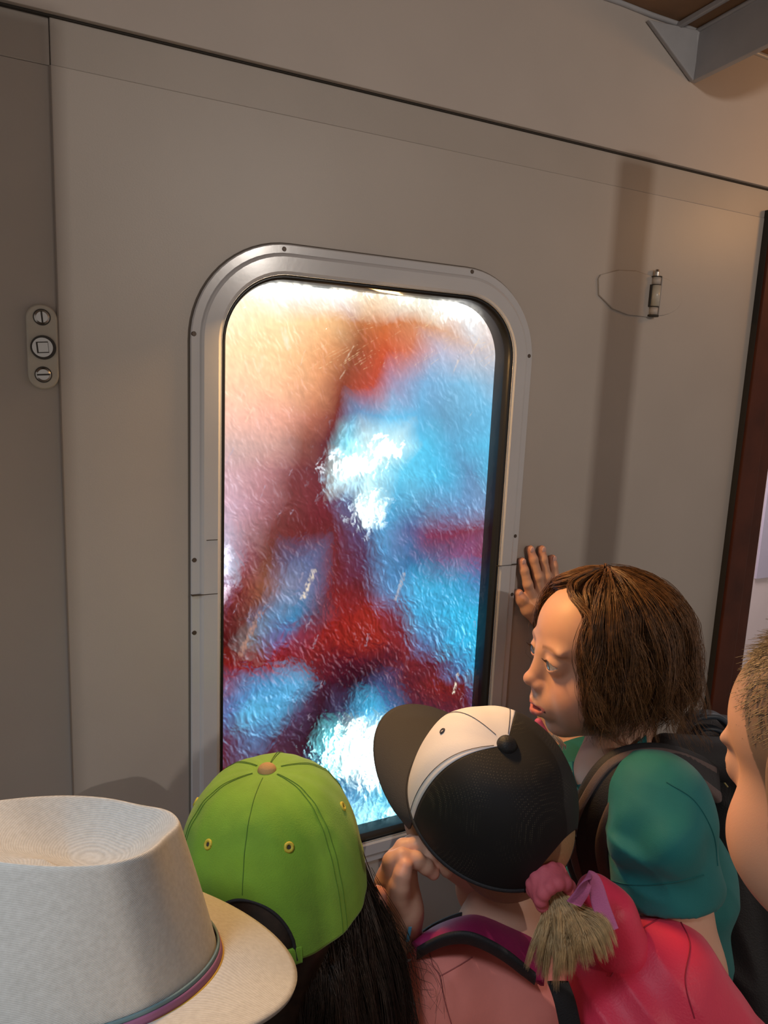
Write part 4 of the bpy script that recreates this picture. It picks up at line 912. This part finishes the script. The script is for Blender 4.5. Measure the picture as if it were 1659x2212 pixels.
# ------------------------------------------------------------------ pink backpack
M_pink = mat('coral_pink_nylon', (.72, .030, .085), .5, bump=.2, bscale=400, var=.06, vscale=12, sheen=.1)
pk = thing('backpack', 'hot pink backpack with a lilac hanging loop behind the blond ponytail', 'backpack', P(1400, 2200, .78))
V, F = sdf_mesh([cone(P(1350, 2110, .84), P(1440, 2085, .80), .028, .036, k=.04), cone(P(1440, 2125, .80), P(1500, 2210, .80), .045, .050, k=.05), cone(P(1380, 2230, .80), P(1560, 2340, .82), .080, .070, k=.06), cone(P(1300, 2230, .80), P(1350, 2450, .82), .06, .08, k=.05), cone(P(1560, 2370, .82), P(1580, 2500, .84), .065, .08, k=.05)], .0035)
V = folds(wrinkle(V, .001, 20, 6), .0075, 26, 71, -.9); pbg = mesh_obj('bag_body', V, F, M_pink, pk)
M_pth = mat('dark_pink_thread', (.30, .008, .035), .7)
seam_on(pbg, [(1425, 1985), (1385, 2010), (1350, 2060), (1320, 2110)], .0009, M_pth)
seam_on(pbg, [(1470, 1990), (1490, 2040), (1480, 2120), (1500, 2200)], .0007, M_pth)
seam_on(pbg, [(1470, 1985), (1530, 2030), (1580, 2090), (1640, 2180)], .0012, M_pth)
V, F = sdf_mesh([cone(P(1283, 1925, .80), P(1315, 1975, .79), .018, .024, k=.02), cone(P(1315, 1975, .79), P(1345, 2050, .79), .026, .030, k=.02)], .0025); mesh_obj('front_pocket', V, F, M_pink, pk)
M_lil = mat('lilac_webbing', (.50, .13, .30), .7, bump=.3, bscale=800)
ribbon('hanging_loop', [P(1240, 1952, .715), P(1258, 1925, .712), P(1266, 1898, .712), P(1275, 1890, .715), P(1284, 1900, .718), P(1296, 1950, .72), P(1318, 2010, .715)], [CR*.8-CU*.4+CF*.2, CR+CF*.2, CR*.6+CF*.8, CF+CR*.2, CR*.7+CF*.6, CR+CU*.3, CR+CU*.3], .017, .0025, M_lil, pk)
ribbon('black_strap', [P(1205, 2120, .745), P(1222, 2170, .74), P(1240, 2260, .74)], [CR]*3, .022, .004, M_pad, pk)

# ================================================================== CHILD IN GREEN CAP
gk = thing('person', 'child with long dark brown hair under the green cap, one hand raised', 'person', floor_pt(P(640, 2400, .80)))
MK = view_frame(594, 1905, .722, (-.10, .82, .55), (.22, .45, -.86))
V, F, C = make_head(MK, face=False, h=.002)
nkk = xf(MK, (0, -.04, -.13)); 
sR = nkk+MK[:3, 0]*.10+np.array([0, 0, -.06]); sL = nkk-MK[:3, 0]*.10+np.array([0, 0, -.06]); wk = P(872, 2012, .80); ek = P(822, 2215, .85); chk = nkk+np.array([0, .0, -.20]); pk_ = nkk*1.0; pk_[2] = .46
prs = [cone(xf(MK, (0, -.03, -.08)), nkk, .037, .036, k=.02), cone(nkk, chk, .055, .075, k=.04), cone(chk, pk_, .078, .08, k=.04), cone(nkk+[0, 0, -.03], sR, .035, .036, k=.03), cone(nkk+[0, 0, -.03], sL, .035, .036, k=.03)]
prs += chain([sR, ek, wk], [.036, .029, .0185], .02)+chain([sL, sL+np.array([-.03, .02, -.2]), sL+np.array([-.02, .08, -.36])], [.036, .03, .02], .02)+[ell(sL+np.array([-.02, .09, -.40]), (.02, .025, .035), k=.015)]
b2 = skinparts(prs, .004)
T0 = .795
def HP(px, py, d=0.): return P(px, py, T0+d)
hq = [cone(wk, HP(862, 1975), .019, .022, k=.015), cone(HP(868, 1965, .004), HP(852, 1915, .006), .022, .020, k=.015), cone(HP(848, 1905, .01), HP(858, 1862, .014), .017, .015, k=.012), cone(HP(868, 1925, .010), HP(872, 1880, .016), .017, .014, k=.012)]
hq += chain([HP(845, 1900, .0), HP(848, 1862, .0), HP(868, 1852, -.003), HP(900, 1858, -.003), HP(920, 1872, .0), HP(936, 1887, .004)], [.013, .0105, .0095, .0085, .0078, .0068], .004)
hq += chain([HP(852, 1870, .018), HP(872, 1832, .018), HP(900, 1826, .016), HP(930, 1846, .014), HP(940, 1868, .014)], [.0115, .0098, .0088, .0080, .0070], .004)
hq += chain([HP(860, 1860, .030), HP(888, 1824, .032), HP(915, 1830, .030), HP(938, 1850, .028)], [.011, .0094, .0084, .0070], .004)
hq += chain([HP(868, 1870, .040), HP(895, 1835, .043), HP(925, 1850, .04)], [.010, .0082, .0066], .004)
thp = [HP(858, 1950, -.010), HP(864, 1915, -.016), HP(870, 1890, -.017), HP(876, 1872, -.015)]; hq += chain(thp, [.0150, .0105, .0088, .0076], .005)
hand = finger_tint(skinparts(hq, .0011), [thp[-1], HP(940, 1887, .004)], .012)
V, F, C = join([(V, F, C), b2, hand]); mesh_obj('body', V, F, M_skin, gk, cols=C)
M_tee = mat('pale_print_shirt', (.55, .58, .52), .8, var=.35, vscale=45)
cloth('t_shirt', [cone(nkk+[0, 0, -.05], chk, .07, .085, k=.04), cone(chk, pk_, .09, .095, k=.04), cone(nkk+[0, 0, -.05], sR, .046, .048, k=.03), cone(nkk+[0, 0, -.05], sL, .046, .048, k=.03), cone(sR, sR*.5+ek*.5, .046, .044, k=.03), cone(sL, sL+np.array([-.015, .01, -.11]), .046, .045, k=.03)], .004, M_tee, gk, amp=.0015)
legs(floor_pt(pk_), .46, gk, M_trous, .2, .05)
# ear glimpsed between strands
V, F = sdf_mesh([cone(P(818, 1935, .735), P(824, 1985, .735), .0085, .0065, k=.006), cone(P(812, 1930, .735), P(808, 1970, .737), .006, .007, k=.006)], .0012); mesh_obj('ear', V, F, M_skin, gk, cols=np.tile(SK*np.array([.95, .7, .7]), (len(V), 1)))
# long hair
gd = []
for i, (x0, y0, x1, y1, x2, y2, d0, d1) in enumerate(((790, 1900, 850, 2040, 905, 2225, .735, .73), (780, 1930, 825, 2060, 875, 2300, .72, .71), (765, 1950, 795, 2080, 830, 2320, .705, .69), (740, 1985, 765, 2100, 785, 2330, .69, .67),
        (710, 2020, 735, 2120, 745, 2340, .68, .655), (680, 2040, 700, 2130, 700, 2340, .672, .645), (650, 2050, 665, 2130, 655, 2340, .668, .64), (600, 2020, 615, 2120, 600, 2340, .665, .645), (540, 2000, 550, 2120, 545, 2340, .668, .65), (470, 1980, 475, 2120, 470, 2340, .68, .67))):
    gd.append([P(x0-35, y0-90, d0+.03), P(x0, y0, d0+.004), P(x1, y1, (d0+d1)/2), P(x2, y2, d1)])
hh = strand_hair('hair', gd, 5200, M_hairdark, gk, spread=.009, clumps=170, rad=.00042, seed=12, S_=16, frizz=.003)
A1 = np.array([catmull(g_, 16) for g_ in gd]); A1 = catmull(A1.reshape(len(gd), -1), 50).reshape(50, 16, 3)+norm(ray(700, 2100))*.011+np.array([0, 0, .0]); A1 = A1-CR*.006
sh_ = mesh_obj('hair_underlayer', A1.reshape(-1, 3), grid_faces(50, 16), M_hairdark, gk); so = sh_.modifiers.new('s', 'SOLIDIFY'); so.thickness = .012
fly = [[P(790, 1890, .73), P(840+i*6, 1990+i*8, .725), P(880+i*9, 2110-i*4, .72), P(905+14*i, 2190+i*4, .715)] for i in range(5)]
strand_hair('loose_strands', fly, 46, M_hairdark, gk, spread=.012, clumps=30, rad=.00024, seed=31, frizz=.006)
# wristband
wb = thing('wristband', 'blue and white paper wristband with a light blue tab on the raised wrist', 'bracelet', wk)
axw = norm(wk-ek); e1 = norm(np.cross(axw, CF)); e2 = np.cross(axw, e1); cw_ = P(866, 2048, .803); thw = np.linspace(0, 2*np.pi, 17)
ring = [cw_+.0245*(e1*math.cos(t)+e2*math.sin(t)) for t in thw]
M_blue = mat('blue_band', (.03, .12, .42), .5, var=.4, vscale=90)
ribbon('band', ring, [axw]*17, .024, .0016, M_blue, wb)
ribbon('band_edge', [p+axw*.0125 for p in ring], [axw]*17, .003, .002, mat('white_band_edge', (.7, .68, .75), .5), wb)
ribbon('tab', [P(880, 2034, .776), P(884, 2015, .772), P(886, 2003, .770)], [CR]*3, .0036, .0012, mat('light_blue_tab', (.10, .42, .65), .4), wb)

V, F = sdf_mesh([ell((0, -.022, .020), (.0725, .083, .078)), cone((0, -.05, -.02), (0, -.06, -.09), .055, .05, k=.03)], .003); mesh_obj('scalp_hair', xf(MK, V), F, M_hairdark, gk)
# the green cap
gc = thing('baseball_cap', 'lime green cotton cap with tan button and yellow eyelets, seen from behind', 'cap', xf(MK, (0, 0, .05)))
MD = MK.copy(); MD[:3, 3] = xf(MK, (0, -.008, -.005)); D3 = (.0895, .0990, .124)
M_green = mat('lime_cotton', (.165, .33, .018), .8, bump=.25, bscale=900, var=.10, vscale=35, sheen=.15); M_tan = mat('tan_cotton', (.42, .24, .09), .8, bump=.2, bscale=700); M_yel = mat('yellow_thread', (.52, .42, .04), .6)
M_gth = mat('green_thread', (.07, .17, .015), .8)
disG = lambda A, Vg: .022*np.sin(A*6+1.5)*np.clip(Vg-.35, 0, 1)*np.clip(1-Vg, 0, 1)*2+.006*np.sin(A*17+Vg*9)*np.clip(1-Vg, 0, 1)+.004*np.sin(Vg*40)*np.exp(-((np.abs(((A) % (np.pi/3))-np.pi/6)-np.pi/6)/.12)**2)*np.sin(np.pi*Vg)
cr = cap_panel('crown', MD, D3, 0, 2*np.pi, M_green, gc, arch=.30, dis=disG, na=200, nv=80)
seams = [k*np.pi/3 for k in range(6)]
stitch('stitching', MD, D3, [s+d for s in seams[:3]+seams[4:] for d in (-.035, .035)], M_gth, cr, dis=disG, r=.0003, off=.0009)
stitch('stitching', MD, D3, [np.pi], M_gth, cr, dis=disG, r=.0004, v0=.32, off=.0007)
cap_button(MD, D3[2], .0088, M_tan, gc, .75, .001)
for k in range(6): eyelet(MD, D3, np.pi/6+k*np.pi/3, .52, M_yel, M_gap, cr, r=.0044, dis=disG)
brim('brim', MD, D3, 1.05, .068, .016, M_green, gc)
ar = cap_surface(*D3, np.linspace(np.pi-.55, np.pi+.55, 19), np.full(19, .02)); ribbon('closure_strap', xf(MD, ar)[::3], [MD[:3, 2]]*7, .016, .003, M_green, gc)
vq = np.linspace(-1, 1, 40); ab = .50*vq; arc = cap_surface(*D3, np.pi+ab, .30*np.sqrt(1-vq**2)); V, F = tubes(xf(MD, arc)[None], np.full((1, 40), .0016), 6); mesh_obj('opening_edge', V, F, M_pad, gc)

# ================================================================== PERSON IN STRAW HAT
sp_ = thing('person', 'person at the lower left hidden beneath the straw hat', 'person', floor_pt(P(150, 2300, .52)))
MS = view_frame(138, 2165, .475, (-.10, .85, .50), (.95, .08, -.28))
MS2 = MS.copy(); MS2[:3, 3] = MS[:3, 3]-MS[:3, 2]*.042
V, F, C = make_head(MS2, face=False, h=.0025)
ns = xf(MS, (0, -.04, -.13)); cs_ = ns+np.array([0, 0, -.25]); ps = ns.copy(); ps[2] = .55
b2 = skinparts([cone(xf(MS, (0, -.03, -.08)), ns, .04, .04), cone(ns, cs_, .06, .09, k=.04), cone(cs_, ps, .09, .09, k=.04)]+chain([ns+[0, 0, -.05], ns+MS[:3, 0]*.13+[0, 0, -.08], ns+MS[:3, 0]*.15+[0, 0, -.30], ns+MS[:3, 0]*.14+[0, .04, -.50]], [.04, .04, .032, .024], .02)+[ell(ns+MS[:3, 0]*.14+[0, .05, -.54], (.025, .03, .04), k=.02)]
   +chain([ns+[0, 0, -.05], ns-MS[:3, 0]*.13+[0, 0, -.08], ns-MS[:3, 0]*.15+[0, 0, -.30], ns-MS[:3, 0]*.14+[0, .04, -.50]], [.04, .04, .032, .024], .02)+[ell(ns-MS[:3, 0]*.14+[0, .05, -.54], (.025, .03, .04), k=.02)], .005)
V, F, C = join([(V, F, C), b2]); mesh_obj('body', V, F, M_skin, sp_, cols=C)
cloth('t_shirt', [cone(ns+[0, 0, -.06], cs_, .08, .10, k=.04), cone(cs_, ps, .10, .10, k=.04), cone(ns+MS[:3, 0]*.12+[0, 0, -.08], ns-MS[:3, 0]*.12+[0, 0, -.08], .05, .05, k=.04)], .006, mat('grey_jersey', (.2, .2, .22), .8), sp_, amp=.002)
legs(floor_pt(ps), .55, sp_, M_trous, -.3)
ht = thing('straw_hat', 'pale woven straw fedora with creased crown and striped band', 'hat', xf(MS, (0, 0, .03)))
M_straw = bpy.data.materials.new('woven_straw'); M_straw.use_nodes = True; nt = M_straw.node_tree; b_ = nt.nodes['Principled BSDF']; L = nt.links.new
tc = nt.nodes.new('ShaderNodeTexCoord'); wv1 = nt.nodes.new('ShaderNodeTexWave'); wv1.inputs['Scale'].default_value = 380; wv1.bands_direction = 'Z'; wv1.inputs['Distortion'].default_value = 1.5
wv2 = nt.nodes.new('ShaderNodeTexNoise'); wv2.inputs['Scale'].default_value = 300; wv2.inputs['Detail'].default_value = 5; mp = nt.nodes.new('ShaderNodeMapping')
L(tc.outputs['Object'], wv1.inputs[0]); L(tc.outputs['Object'], wv2.inputs['Vector']); ad = nt.nodes.new('ShaderNodeMath'); ad.operation = 'ADD'; ml = nt.nodes.new('ShaderNodeMath'); ml.operation = 'MULTIPLY'; ml.inputs[1].default_value = .38; L(wv1.outputs['Fac'], ml.inputs[0]); L(ml.outputs[0], ad.inputs[0]); L(wv2.outputs['Fac'], ad.inputs[1])
rp = nt.nodes.new('ShaderNodeMapRange'); rp.inputs[1].default_value = .35; rp.inputs[2].default_value = 1.05; L(ad.outputs[0], rp.inputs[0]); mc_ = nt.nodes.new('ShaderNodeMix'); mc_.data_type = 'RGBA'
mc_.inputs[6].default_value = (.44, .42, .385, 1); mc_.inputs[7].default_value = (.58, .56, .52, 1); L(rp.outputs[0], mc_.inputs[0]); L(mc_.outputs[2], b_.inputs['Base Color']); b_.inputs['Roughness'].default_value = .8
bp = nt.nodes.new('ShaderNodeBump'); bp.inputs['Strength'].default_value = .3; bp.inputs['Distance'].default_value = .0007; L(ad.outputs[0], bp.inputs['Height']); L(bp.outputs[0], b_.inputs['Normal'])
MH = MS.copy(); MH[:3, 3] = xf(MS, (0, 0, .015))
def hat_ring(a, v):
    """crown: v 0 base .. 1 top rim .. 2 centre of the dent (front = +y)"""
    fx, fy = np.sin(a), np.cos(a); t = np.clip(v, 0, 1); q = np.clip(v-1, 0, 1)
    rx = .080-.016*t; ry = .100-(.022+.015*fy)*t
    pinch = 1-.46*t**1.5*np.clip(fy, 0, 1)**1.5*np.abs(fx)**.4
    R_ = 1+.012*np.sin(t*np.pi)-.05*t*np.exp(-((np.abs(np.arctan2(np.abs(fx), fy))-.75)/.30)**2)-.02*t*np.exp(-((np.abs(np.arctan2(np.abs(fx), fy))-1.5)/.22)**2)
    x = -fx*rx*pinch*R_; y = fy*ry*R_; z = t*(.098+.004*fy*fy-.006*fy)
    rim = np.sin(np.clip(t, 0, 1)*np.pi/2)
    k = 1-q; x2 = x*k; y2 = y*(1-q*.8) ; dent = .030*np.sin(np.clip(q*1.3, 0, 1)*np.pi/2)*(1-.35*np.cos(2*a)*0)-.010*q*np.clip(1-q, 0, 1)*2*np.abs(fy)
    return np.stack([np.where(q > 0, x2, x), np.where(q > 0, y2, y), z-dent], -1)
na = 120; vs = np.concatenate([np.linspace(0, .93, 24), np.linspace(.95, 1.12, 12), np.linspace(1.16, 2, 18)])
def hr_s(a, v):  # soften the rim
    e = .035; return (hat_ring(a, v-e)+hat_ring(a, v)*2+hat_ring(a, v+e))/4
A, Vg = np.meshgrid(np.linspace(0, 2*np.pi, na, endpoint=False), vs, indexing='ij')
p = hr_s(A, np.maximum(Vg, .036))
cw = mesh_obj('crown', xf(MH, p.reshape(-1, 3)), grid_faces(na, len(vs), wrapn=True), M_straw, ht); so = cw.modifiers.new('s', 'SOLIDIFY'); so.thickness = .002; so.offset = -1
def hat_brim(A, T, lift=0):
    fy = np.cos(A); wdt = .043+.010*np.abs(fy)
    x = -np.sin(A)*(.080+wdt*T); y = np.cos(A)*(.100+wdt*T)
    z = .004-.018*T**1.3*np.clip(fy, -.2, 1)+.016*T*np.abs(np.sin(A))**2+lift
    return np.stack([x, y, z], -1)
A, T = np.meshgrid(np.linspace(0, 2*np.pi, 140, endpoint=False), np.linspace(0, 1, 14), indexing='ij')
br = mesh_obj('brim', xf(MH, hat_brim(A, T).reshape(-1, 3)), grid_faces(140, 14, wrapn=True), M_straw, ht); so = br.modifiers.new('s', 'SOLIDIFY'); so.thickness = .0028
for k, (z0, z1, c_, nm) in enumerate(((.005, .009, (.55, .33, .03), 'mustard'), (.009, .015, (.28, .10, .20), 'plum'), (.015, .018, (.12, .20, .22), 'teal_grey'))):
    a = np.linspace(0, 2*np.pi, 120, endpoint=False); R_ = np.array([hat_ring(a, np.full(120, z/.12+.0))*np.array([1.016+.006*(2-k), 1.012+.006*(2-k), 1]) for z in np.linspace(z0, z1, 4)])
    o = mesh_obj('band_stripe', xf(MH, R_.reshape(-1, 3)), grid_faces(4, 120, wrapm=True), mat(nm+'_ribbon', c_, .6), ht); so = o.modifiers.new('s', 'SOLIDIFY'); so.thickness = .0015
